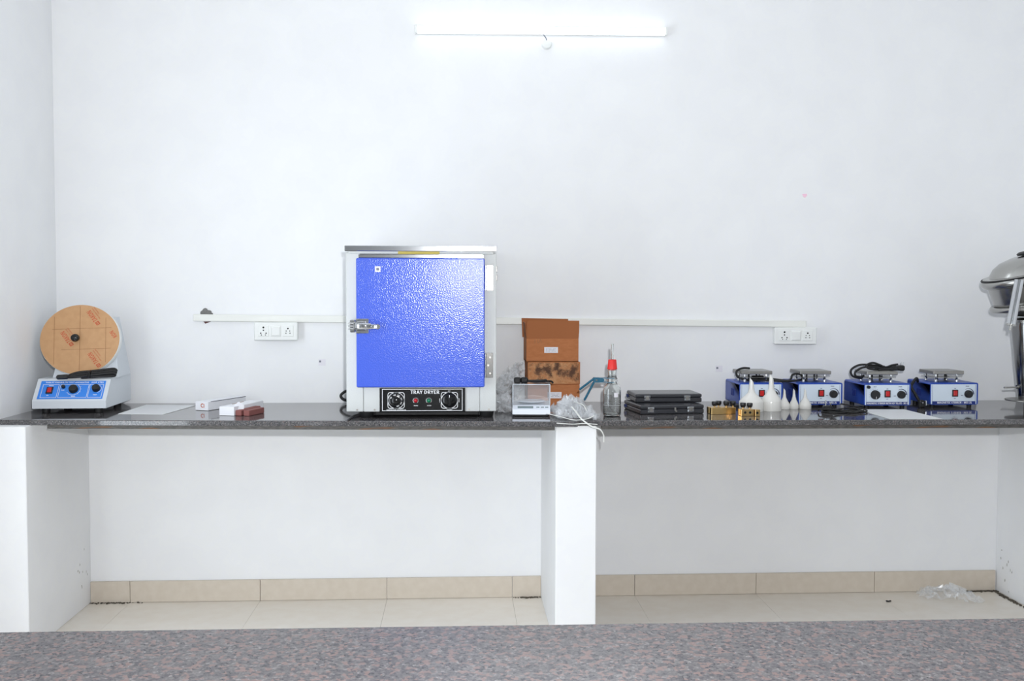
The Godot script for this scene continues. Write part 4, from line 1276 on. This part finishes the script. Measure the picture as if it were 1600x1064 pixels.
func stirrers() -> void:
	stirrer("blue magnetic stirrer partly hidden behind the two large white funnels", 1.235, 0.195, 0.283, false)
	stirrer("blue magnetic stirrer just right of the white funnels, cord plug in front", 1.498, 0.200, 0.287, false)
	stirrer("blue hot plate stirrer with two knobs and coiled cord on top", 1.780, 0.210, 0.325, true)
	stirrer("blue magnetic stirrer beside the steel pan, nothing on its plate", 2.088, 0.219, 0.303, false)
	var yt := TOP + 0.111
	# cord of the first stirrer, over its plate and across to the second
	var c := thing("power_cord", "black cord looped over the plate corner of first stirrer behind funnels", "cord", Vector3(1.235, yt, 0.2))
	var s := Shape.new()
	s.tube([Vector3(0.075, 0.057, -0.02), Vector3(0.040, 0.059, -0.005), Vector3(0.008, 0.046, 0.01), Vector3(0.012, 0.020, 0.02), Vector3(0.05, 0.010, 0.03), Vector3(0.10, 0.008, 0.03), Vector3(0.155, 0.007, 0.045), Vector3(0.21, 0.004, 0.05), Vector3(0.262, 0.006, 0.045), Vector3(0.30, 0.008, 0.02)], 0.0048, 10)
	obj("cord_loop", s, M.black_rubber, c)
	var s2 := Shape.new()
	s2.tube([Vector3(0.10, 0.018, 0.02), Vector3(0.17, 0.012, 0.035), Vector3(0.23, 0.006, 0.040), Vector3(0.248, 0.014, 0.035), Vector3(0.255, 0.030, 0.03), Vector3(0.275, 0.036, 0.03), Vector3(0.296, 0.030, 0.03), Vector3(0.302, 0.012, 0.03), Vector3(0.318, 0.006, 0.02)], 0.0048, 10)
	obj("cord_loop", s2, M.black_rubber, c)
	var pl := Shape.new()
	pl.box(Vector3(0.105, 0.015, 0.005), Vector3(0.060, 0.022, 0.024), 0.006)
	obj("plug", pl, M.black_rubber, c)
	# coil on the hot plate
	var h := thing("power_cord", "coiled black cord with plug on top of the hot plate stirrer", "cord", Vector3(1.875, yt + 0.050, 0.225))
	var g := Shape.new()
	g.tube([Vector3(0.03, 0.018, 0.02), Vector3(-0.02, 0.024, 0.02), Vector3(-0.080, 0.026, 0.015), Vector3(-0.118, 0.004, 0.01), Vector3(-0.112, -0.024, 0.01), Vector3(-0.075, -0.034, 0.01), Vector3(-0.045, -0.026, -0.03)], 0.0048, 10)
	obj("cord_loop", g, M.black_rubber, h)
	var g2 := Shape.new()
	g2.tube([Vector3(0.04, 0.010, 0.03), Vector3(-0.02, 0.016, 0.03), Vector3(-0.070, 0.016, 0.03), Vector3(-0.102, -0.004, 0.02), Vector3(-0.100, -0.024, 0.02), Vector3(-0.070, -0.028, 0.02)], 0.0048, 10)
	obj("cord_loop", g2, M.black_rubber, h)
	var g3 := Shape.new()
	g3.tube([Vector3(0.06, 0.010, 0.03), Vector3(0.0, 0.006, 0.035), Vector3(-0.045, 0.010, 0.035), Vector3(-0.058, 0.024, 0.03), Vector3(-0.03, 0.036, 0.03), Vector3(0.0, 0.028, 0.03), Vector3(0.03, 0.016, 0.03), Vector3(0.06, 0.024, 0.025), Vector3(0.09, 0.028, 0.02)], 0.0048, 10)
	obj("cord_loop", g3, M.black_rubber, h)
	var g4 := Shape.new()
	g4.tube([Vector3(-0.01, 0.006, 0.045), Vector3(0.04, 0.007, 0.04), Vector3(0.085, 0.006, 0.03), Vector3(0.10, 0.010, 0.0), Vector3(0.06, 0.008, -0.02), Vector3(0.0, 0.006, -0.01)], 0.0050, 10)
	obj("cord_loop", g4, M.black_rubber, h)
	var p2 := Shape.new()
	p2.box(Vector3(0.078, 0.020, 0.02), Vector3(0.055, 0.020, 0.030), 0.007, Transform3D(Basis(Vector3(0, 0, 1), -0.1), Vector3.ZERO))
	p2.box(Vector3(0.105, 0.012, 0.02), Vector3(0.026, 0.024, 0.032), 0.005)
	var plug := obj("plug", p2, M.black_rubber, h)
	var pn := Shape.new()
	for q in [Vector3(0.108, 0.024, 0.012), Vector3(0.112, 0.024, 0.028)]:
		pn.bar(q, q + Vector3(0.0, 0.014, 0), 0.0024)
	obj("plug_pins", pn, M.chrome, plug)
	# plug hanging between the hot plate and the last stirrer
	var k := thing("power_cord", "black cord and plug between hot plate stirrer and last stirrer", "cord", Vector3(2.035, TOP, 0.25))
	var a := Shape.new()
	a.tube([Vector3(0.045, 0.108, -0.05), Vector3(0.030, 0.124, -0.03), Vector3(0.008, 0.112, -0.01), Vector3(-0.012, 0.090, 0.01), Vector3(-0.004, 0.060, 0.03), Vector3(0.012, 0.020, 0.05)], 0.0065, 10)
	obj("cord_loop", a, M.black_rubber, k)
	var p3 := Shape.new()
	p3.box(Vector3(0.010, 0.018, 0.062), Vector3(0.028, 0.034, 0.030), 0.006)
	var plug2 := obj("plug", p3, M.black_rubber, k)
	var pn2 := Shape.new()
	pn2.bar(Vector3(0.003, 0.026, 0.074), Vector3(0.003, 0.026, 0.092), 0.0025)
	pn2.box(Vector3(0.021, 0.024, 0.082), Vector3(0.004, 0.022, 0.012), 0.001)
	obj("plug_pins", pn2, M.chrome, plug2)
	# tangle on the worktop in front of the second stirrer
	var w := thing("power_cord", "tangled black cord with pinned plug on worktop before the stirrers", "cord", Vector3(1.62, TOP, 0.47))
	var r := RandomNumberGenerator.new()
	r.seed = 12
	for i in 4:
		var pts := []
		var cx := [-0.025, 0.015, 0.03, -0.01][i] as float
		var rx := [0.060, 0.078, 0.050, 0.085][i] as float
		var rz := [0.050, 0.036, 0.055, 0.030][i] as float
		for j in 9:
			var an := TAU * j / 8.6 + i * 1.3
			pts.append(Vector3(cx + cos(an) * rx * r.randf_range(0.85, 1.15), 0.0035 + 0.0045 * i * (0.5 + 0.5 * sin(an * 2.0 + i)), sin(an) * rz * r.randf_range(0.8, 1.2)))
		var e := Shape.new()
		e.tube(pts, 0.0033, 8)
		obj("cord_loop", e, M.black_rubber, w)
	var e2 := Shape.new()
	e2.tube([Vector3(0.04, 0.006, 0.02), Vector3(0.09, 0.006, 0.03), Vector3(0.118, 0.006, -0.01), Vector3(0.125, 0.007, -0.06), Vector3(0.10, 0.014, -0.13), Vector3(0.06, 0.02, -0.16)], 0.0033, 8)
	obj("cord_tail", e2, M.black_rubber, w)
	var p4 := Shape.new()
	p4.box(Vector3(-0.052, 0.016, -0.015), Vector3(0.044, 0.022, 0.030), 0.006)
	var plug3 := obj("plug", p4, M.black_rubber, w)
	var pn3 := Shape.new()
	pn3.bar(Vector3(-0.060, 0.026, -0.015), Vector3(-0.060, 0.052, -0.015), 0.0024)
	pn3.bar(Vector3(-0.042, 0.026, -0.010), Vector3(-0.040, 0.042, -0.006), 0.0024)
	obj("plug_pins", pn3, M.chrome, plug3)

# ---------------------------------------------------------------- porcelain funnels, mouth down
func funnel(label: String, at: Vector3, r: float, h: float, rim: float, stem: float, group: String) -> void:
	var t := thing("porcelain_funnel", label, "funnel", at, 0, group)
	var s := Shape.new()
	var st := h * 0.55
	s.lathe([Vector2(r - 0.004, 0.001), Vector2(r - 0.001, 0), Vector2(r, 0.003), Vector2(r, rim - 0.003), Vector2(r * 0.985, rim), Vector2(r * 0.80, rim + (st - rim) * 0.34), Vector2(r * 0.50, rim + (st - rim) * 0.72), Vector2(stem * 1.7, rim + (st - rim) * 0.93), Vector2(stem * 1.25, st + 0.004), Vector2(stem * 1.1, st + 0.014)], Transform3D.IDENTITY, 44)
	s.lathe([Vector2(stem * 1.1, st + 0.014), Vector2(r * 0.45, rim + 0.01), Vector2(r - 0.005, rim - 0.005), Vector2(r - 0.004, 0.001)], Transform3D.IDENTITY, 44)
	obj("funnel_body", s, M.porcelain, t)
	# stem with its end cut at a slant
	var q := Shape.new()
	var n := 20
	for k in n:
		var a := TAU * k / n; var b := TAU * (k + 1) / n
		var p := func(x: float, top: bool) -> Vector3:
			var rr := stem * (0.80 if top else 1.12)
			return Vector3(sin(x) * rr, (h - (0.5 + 0.5 * sin(x)) * stem * 2.2) if top else st + 0.010, cos(x) * rr)
		q.quad(p.call(a, false), p.call(b, false), p.call(b, true), p.call(a, true), Vector3(sin((a + b) / 2), 0, cos((a + b) / 2)), 5)
		var c := Vector3(0, h - stem * 1.1, 0)
		q.tri(p.call(a, true), p.call(b, true), c, Vector3(0.4, 1, 0))
	obj("stem", q, M.porcelain, t)

func funnels() -> void:
	var g := "white porcelain funnels standing mouth down"
	funnel("larger white porcelain funnel, mouth down, beside the brass moulds", Vector3(1.256, TOP, 0.398), 0.0520, 0.143, 0.042, 0.0105, g)
	funnel("tall white porcelain funnel, mouth down, second from the brass moulds", Vector3(1.347, TOP, 0.383), 0.0440, 0.157, 0.043, 0.0105, g)
	funnel("small white porcelain funnel partly hidden behind the tall funnel", Vector3(1.426, TOP, 0.320), 0.0240, 0.090, 0.016, 0.0052, g)
	funnel("small white porcelain funnel, middle one of the three small ones", Vector3(1.470, TOP, 0.316), 0.0205, 0.088, 0.016, 0.0052, g)
	funnel("small white porcelain funnel standing before the stirrer's pale front", Vector3(1.518, TOP, 0.322), 0.0265, 0.090, 0.018, 0.0052, g)

# ---------------------------------------------------------------- brass moulds
func mould(label: String, at: Vector3, turn: float, size: Vector3, knobs: Array, holes: Array) -> void:
	var t := thing("brass_mould", label, "mould", at, turn, "brass moulds in front of the funnels")
	for k in 2:
		var s := Shape.new()
		s.box(Vector3(0, size.y / 2, (0.5 - k) * size.z * 0.5), Vector3(size.x, size.y - 0.001 * k, size.z * 0.49), 0.0012)
		obj("mould_half", s, M.brass, t)
	for x in holes:
		var h := Shape.new()
		disc_on(h, x, size.y * 0.52, size.z / 2 - 0.0012, 0.0052, 0.0018, 16)
		obj("screw_hole", h, M.black_hole, t)
	for q in knobs:
		var st := Shape.new()
		st.cyl(Vector3(q[0], size.y, q[1]), 0.0035, 0.0035, 0.010, Transform3D.IDENTITY, 12)
		var o := obj("screw", st, M.brass, t)
		var k := Shape.new()
		k.lathe([Vector2(0, 0.006), Vector2(0.008, 0.006), Vector2(0.0115, 0.012), Vector2(0.0125, 0.022), Vector2(0.011, 0.0245), Vector2(0, 0.0245)], Transform3D(Basis.IDENTITY, Vector3(q[0], size.y, q[1])), 18)
		obj("knob", k, M.black_plastic, o)

func brass() -> void:
	mould("long brass mould with black knobs at the left of the funnels", Vector3(1.100, TOP, 0.490), 8.0, Vector3(0.108, 0.028, 0.055), [[-0.034, 0.010], [-0.008, -0.010], [0.018, 0.010], [0.030, -0.014], [0.050, 0.006]], [])
	mould("brass mould with two holes and black knobs in front of funnels", Vector3(1.184, TOP, 0.565), 4.0, Vector3(0.054, 0.028, 0.040), [[-0.012, -0.004], [0.014, 0.004]], [-0.011, 0.010])
	mould("smallest brass mould with one hole, at the front by the funnels", Vector3(1.2245, TOP, 0.578), 2.0, Vector3(0.020, 0.027, 0.030), [], [-0.002])

# ---------------------------------------------------------------- steel pan on its column
func steel_pan() -> void:
	var t := thing("steel_pan", "polished steel lidded pan on a column at the right edge", "pan", Vector3(2.500, TOP, 0.38))
	var f := Shape.new()
	f.cyl(Vector3.ZERO, 0.024, 0.024, 0.040, Transform3D.IDENTITY, 28)
	obj("foot", f, M.black_plastic, t)
	var bp := Shape.new()
	bp.cyl(Vector3(0, 0.038, 0), 0.100, 0.100, 0.006, Transform3D.IDENTITY, 48, 0.001)
	obj("base_plate", bp, M.dull_steel, t)
	var c := Shape.new()
	c.lathe([Vector2(0, 0.044), Vector2(0.046, 0.044), Vector2(0.064, 0.20), Vector2(0.082, 0.365), Vector2(0.082, 0.38), Vector2(0, 0.38)], Transform3D.IDENTITY, 48)
	obj("column", c, M.column_steel, t)
	var cl := Shape.new()
	cl.lathe([Vector2(0.050, 0.378), Vector2(0.085, 0.380), Vector2(0.087, 0.392), Vector2(0.058, 0.402), Vector2(0, 0.402)], Transform3D.IDENTITY, 40)
	cl.box(Vector3(-0.040, 0.388, 0.056), Vector3(0.030, 0.020, 0.020), 0.005)
	obj("collar", cl, M.steel, t)
	var hd := Shape.new()
	hd.bar(Vector3(-0.045, 0.098, 0.0), Vector3(-0.118, 0.096, 0.0), 0.0035)
	hd.bar(Vector3(-0.030, 0.099, 0.0), Vector3(-0.062, 0.099, 0.0), 0.008)
	obj("lever", hd, M.steel, t)
	# tilted bowl
	var tb := Transform3D(Basis(Vector3(0, 0, 1), deg_to_rad(14)), Vector3(-0.018, 0.597, 0))
	var b := Shape.new()
	b.lathe([Vector2(0, -0.185), Vector2(0.060, -0.182), Vector2(0.115, -0.165), Vector2(0.150, -0.140), Vector2(0.164, -0.110), Vector2(0.172, -0.036), Vector2(0.174, -0.034), Vector2(0.189, -0.029), Vector2(0.196, -0.019), Vector2(0.197, -0.006), Vector2(0.193, 0.0), Vector2(0, 0.0)], tb, 72)
	var bowl := obj("bowl", b, M.steel, t)
	var gk := Shape.new()
	gk.lathe([Vector2(0.170, 0.0), Vector2(0.192, 0.0), Vector2(0.195, 0.004), Vector2(0.192, 0.008), Vector2(0.170, 0.008)], tb, 72)
	obj("gasket", gk, M.black_rubber, bowl)
	var rg := Shape.new()
	var ring := []
	for k in 40:
		ring.append(tb * Vector3(sin(TAU * k / 40) * 0.172, -0.128, cos(TAU * k / 40) * 0.172))
	rg.tube(ring, 0.012, 12, true, 1)
	obj("heating_ring", rg, M.steel, bowl)
	var ld := Shape.new()
	ld.lathe([Vector2(0.170, 0.008), Vector2(0.186, 0.008), Vector2(0.184, 0.010), Vector2(0.161, 0.011), Vector2(0.156, 0.020), Vector2(0.138, 0.044), Vector2(0.108, 0.063), Vector2(0.060, 0.076), Vector2(0, 0.080)], tb, 72)
	var lid := obj("lid", ld, M.steel, t)
	var kn := Shape.new()
	kn.lathe([Vector2(0.012, 0.076), Vector2(0.014, 0.080), Vector2(0.030, 0.083), Vector2(0.033, 0.090), Vector2(0.024, 0.096), Vector2(0, 0.098)], tb, 28)
	obj("lid_knob", kn, M.black_plastic, lid)
	# outlet tube on the near side
	var s := Shape.new()
	var top := Vector3(-0.162, 0.562, 0.175); var bot := Vector3(-0.198, 0.378, 0.185)
	s.bar(top, bot, 0.0185, 0.0180, 32)
	var tu := obj("outlet_tube", s, M.chrome, t)
	var sp := Shape.new()
	var dn := (bot - top).normalized()
	sp.bar(bot, bot + dn * 0.006, 0.0205, -1, 28)
	sp.bar(bot + dn * 0.006, bot + dn * 0.022, 0.0060, -1, 16)
	sp.bar(bot + dn * 0.022, bot + dn * 0.026, 0.0078, -1, 16)
	obj("spout", sp, M.steel, tu)
	var br := Shape.new()
	br.box(Vector3(-0.095, 0.44, 0.14), Vector3(0.10, 0.018, 0.03), 0.004)
	obj("bracket", br, M.dull_steel, t)

# ---------------------------------------------------------------- cartons, bars, sheets
func small_things() -> void:
	# sheet on the left
	for q in [
		["white paper sheet lying flat between tablet tester and white cartons", [Vector3(-1.409, 0, 0.422), Vector3(-1.216, 0, 0.452), Vector3(-1.174, 0, 0.105), Vector3(-1.401, 0, 0.075)]],
		["white printed paper sheet lying in front of the hot plate stirrer", [Vector3(1.727, 0, 0.709), Vector3(1.942, 0, 0.714), Vector3(1.940, 0, 0.373), Vector3(1.735, 0, 0.366)]],
	]:
		var t := thing("paper_sheet", q[0], "paper", Vector3(0, TOP + 0.0003, 0), 0, "paper sheets on the worktop")
		var s := Shape.new()
		var p: Array = q[1]
		var up := Vector3(0, 0.0012, 0)
		s.hexa([p[0], p[1], p[2], p[3], p[0] + up, p[1] + up, p[2] + up, p[3] + up])
		obj("sheet", s, M.paper, t)
		var l := Shape.new()
		for k in 9:
			var v := 0.14 + k * 0.085
			var a: Vector3 = p[0].lerp(p[3], v).lerp(p[1].lerp(p[2], v), 0.14) + up * 1.2
			var b: Vector3 = p[0].lerp(p[3], v).lerp(p[1].lerp(p[2], v), 0.86 - 0.1 * (k % 3)) + up * 1.2
			var w := (p[3] - p[0]) as Vector3
			w = w.normalized() * 0.006
			l.quad(a, b, b + w, a + w, Vector3.UP)
		obj("printed_lines", l, M.label_paper, t)
	# white cartons
	var c := thing("white_carton", "flat white carton with small red emblem, lying behind another carton", "carton", Vector3(-1.043, TOP, 0.185), -24.0, "white cartons on the worktop")
	var s := Shape.new()
	s.box(Vector3(0, 0.0195, 0), Vector3(0.066, 0.037, 0.265), 0.0012)
	obj("carton_body", s, M.carton, c)
	var e := Shape.new()
	e.box(Vector3(0.0325, 0.0375, -0.01), Vector3(0.0022, 0.0022, 0.245), 0.0)
	obj("printed_line", e, M.carton_line, c)
	var em := Shape.new()
	ring_line(em, Vector3(0.004, 0.022, 0.1327), 0.009, 0.0035, deg_to_rad(50), deg_to_rad(310), 20)
	em.box(Vector3(0.0125, 0.021, 0.1329), Vector3(0.003, 0.016, 0.0004))
	obj("red_emblem", em, M.film_print, c)
	var c2 := thing("white_carton", "open white carton with torn flap beside two brown bars", "carton", Vector3(-0.913, TOP, 0.372), -15.0, "white cartons on the worktop")
	var b := Shape.new()
	b.box(Vector3(0, 0.019, 0), Vector3(0.066, 0.037, 0.265), 0.0012)
	obj("carton_body", b, M.carton, c2)
	var fl := Shape.new()
	fl.prism(PackedVector2Array([Vector2(-0.010, 0.0), Vector2(0.050, -0.004), Vector2(0.056, 0.018), Vector2(0.036, 0.036), Vector2(0.0, 0.012)]), -0.0005, 0.0005, Transform3D(Basis(Vector3(0, 1, 0), deg_to_rad(52)) * Basis(Vector3(1, 0, 0), deg_to_rad(-28)), Vector3(0.018, 0.022, 0.120)))
	obj("torn_flap", fl, M.carton, c2)
	var e2 := Shape.new()
	e2.box(Vector3(-0.024, 0.038, -0.01), Vector3(0.003, 0.0012, 0.10))
	obj("printed_line", e2, M.film_crease, c2)
	for q in [[Vector3(-0.876, TOP, 0.423), -15.0, 0.175, "dusty brown bar leaning against the open white carton"], [Vector3(-0.846, TOP, 0.455), -18.0, 0.125, "shorter dusty brown bar lying in front of the longer bar"]]:
		var k := Shape.new()
		k.box(Vector3(0, 0.012, 0), Vector3(0.026, 0.023, q[2]), 0.002)
		var o := obj("brown_bar", k, M.brown_bar)
		o.position = q[0]
		o.rotation.y = deg_to_rad(q[1])
		tag(o, q[3], "bar", "brown bars by the cartons")

# ---------------------------------------------------------------- thin plastic
func crumple(cx: int, cz: int, lo: Vector3, hi: Vector3, f: Callable, sd: int, rough: float) -> Shape:
	var a := noise(FastNoiseLite.TYPE_SIMPLEX, 1.0, sd, 3)
	var s := Shape.new()
	var pts := []
	for i in cx + 1:
		for j in cz + 1:
			var u := float(i) / cx; var v := float(j) / cz
			var p: Vector3 = f.call(u, v)
			var q := Vector3(a.get_noise_3d(u * 7, v * 7, 0), absf(a.get_noise_3d(u * 9, v * 9, 5)) * 1.6, a.get_noise_3d(u * 7, v * 7, 9)) * rough
			p += q
			pts.append(p.clamp(lo, hi))
	for i in cx:
		for j in cz:
			var k := i * (cz + 1) + j
			var n := Vector3(0, 1, 0.3)
			s.tri(pts[k], pts[k + 1], pts[k + cz + 2], n)
			s.tri(pts[k], pts[k + cz + 2], pts[k + cz + 1], n)
	return s

func plastic() -> void:
	# heap in front of the boxes, spilling over the front edge
	var t := thing("plastic_wrap", "crumpled clear plastic wrap heaped in front of the brown boxes", "plastic wrap", Vector3(0.46, TOP, 0.55))
	var lo := Vector3(-0.2, 0.001, -0.30); var hi := Vector3(0.115, 0.2, 0.19)
	obj("sheet", crumple(34, 26, lo, hi, func(u: float, v: float) -> Vector3: return Vector3(lerpf(-0.080, 0.075, u) + 0.02 * v, 0.040 * sin(PI * u) * sin(PI * clampf(v * 1.1, 0, 1)), lerpf(-0.16, 0.12, v)), 91, 0.035), M.cling_wrap, t)
	obj("sheet", crumple(30, 22, lo, hi, func(u: float, v: float) -> Vector3: return Vector3(lerpf(-0.06, 0.06, u), 0.062 * sin(PI * u) * sin(PI * v), lerpf(-0.10, 0.06, v)), 92, 0.035), M.cling_wrap, t)
	obj("sheet", crumple(30, 14, lo, hi, func(u: float, v: float) -> Vector3: return Vector3(lerpf(-0.02, 0.095, u), 0.032 * (1.0 - u) * sin(PI * v), lerpf(-0.04, 0.10, v) + 0.06 * u), 93, 0.022), M.cling_wrap, t)
	for q in [[Vector3(-0.11, 0.022, 0.10), Vector3(-0.06, 0.014, 0.14), Vector3(-0.01, 0.006, 0.185), Vector3(0.04, 0.010, 0.186), Vector3(0.07, 0.02, 0.17)], [Vector3(0.01, 0.060, 0.02), Vector3(0.045, 0.048, 0.04), Vector3(0.055, 0.02, 0.06), Vector3(0.03, 0.006, 0.09)], [Vector3(-0.005, 0.044, 0.06), Vector3(0.006, 0.030, 0.12), Vector3(0.020, 0.010, 0.190), Vector3(0.056, -0.016, 0.202), Vector3(0.090, -0.029, 0.204), Vector3(0.106, -0.054, 0.20), Vector3(0.107, -0.080, 0.20)]]:
		var s := Shape.new()
		s.tube(q, 0.0042, 8, false, 6, 0.35)
		obj("white_strap", s, M.white_strap, t)
	var rim := Shape.new()
	rim.tube([Vector3(-0.08, -0.004, 0.202), Vector3(-0.02, -0.008, 0.203), Vector3(0.03, -0.006, 0.203), Vector3(0.08, -0.010, 0.203)], 0.004, 8, false, 6, 0.4)
	obj("white_strap", rim, M.white_strap, t)
	# loose sheet behind and beside the balance
	var b := thing("plastic_wrap", "crumpled grey-looking clear plastic wrap behind and left of the balance", "plastic wrap", Vector3(0.235, TOP, 0.30))
	var l2 := Vector3(-0.08, 0.001, -0.2); var h2 := Vector3(0.06, 0.2, 0.30)
	obj("sheet", crumple(24, 30, l2, h2, func(u: float, v: float) -> Vector3: return Vector3(lerpf(-0.055, 0.05, u) - 0.03 * (1.0 - v), 0.20 * v * (0.55 + 0.45 * u), lerpf(0.02, -0.10, v)), 95, 0.035), M.cling_wrap, b)
	obj("sheet", crumple(18, 20, l2, h2, func(u: float, v: float) -> Vector3: return Vector3(lerpf(-0.075, -0.01, u), 0.05 * sin(PI * u) * sin(PI * v), lerpf(-0.02, 0.16, v)), 96, 0.03), M.cling_wrap, b)
	# scrap on the floor at the right
	var g := thing("plastic_wrap", "scrap of clear crumpled plastic on the floor by the skirting", "plastic wrap", Vector3(2.30, 0, 0.09))
	var l3 := Vector3(-0.2, 0.001, -0.07); var h3 := Vector3(0.2, 0.1, 0.2)
	obj("sheet", crumple(26, 12, l3, h3, func(u: float, v: float) -> Vector3: return Vector3(lerpf(-0.13, 0.10, u), 0.045 * sin(PI * u) * sin(PI * v), lerpf(-0.05, 0.06, v) + 0.08 * u * u), 97, 0.03), M.cling_wrap, g)
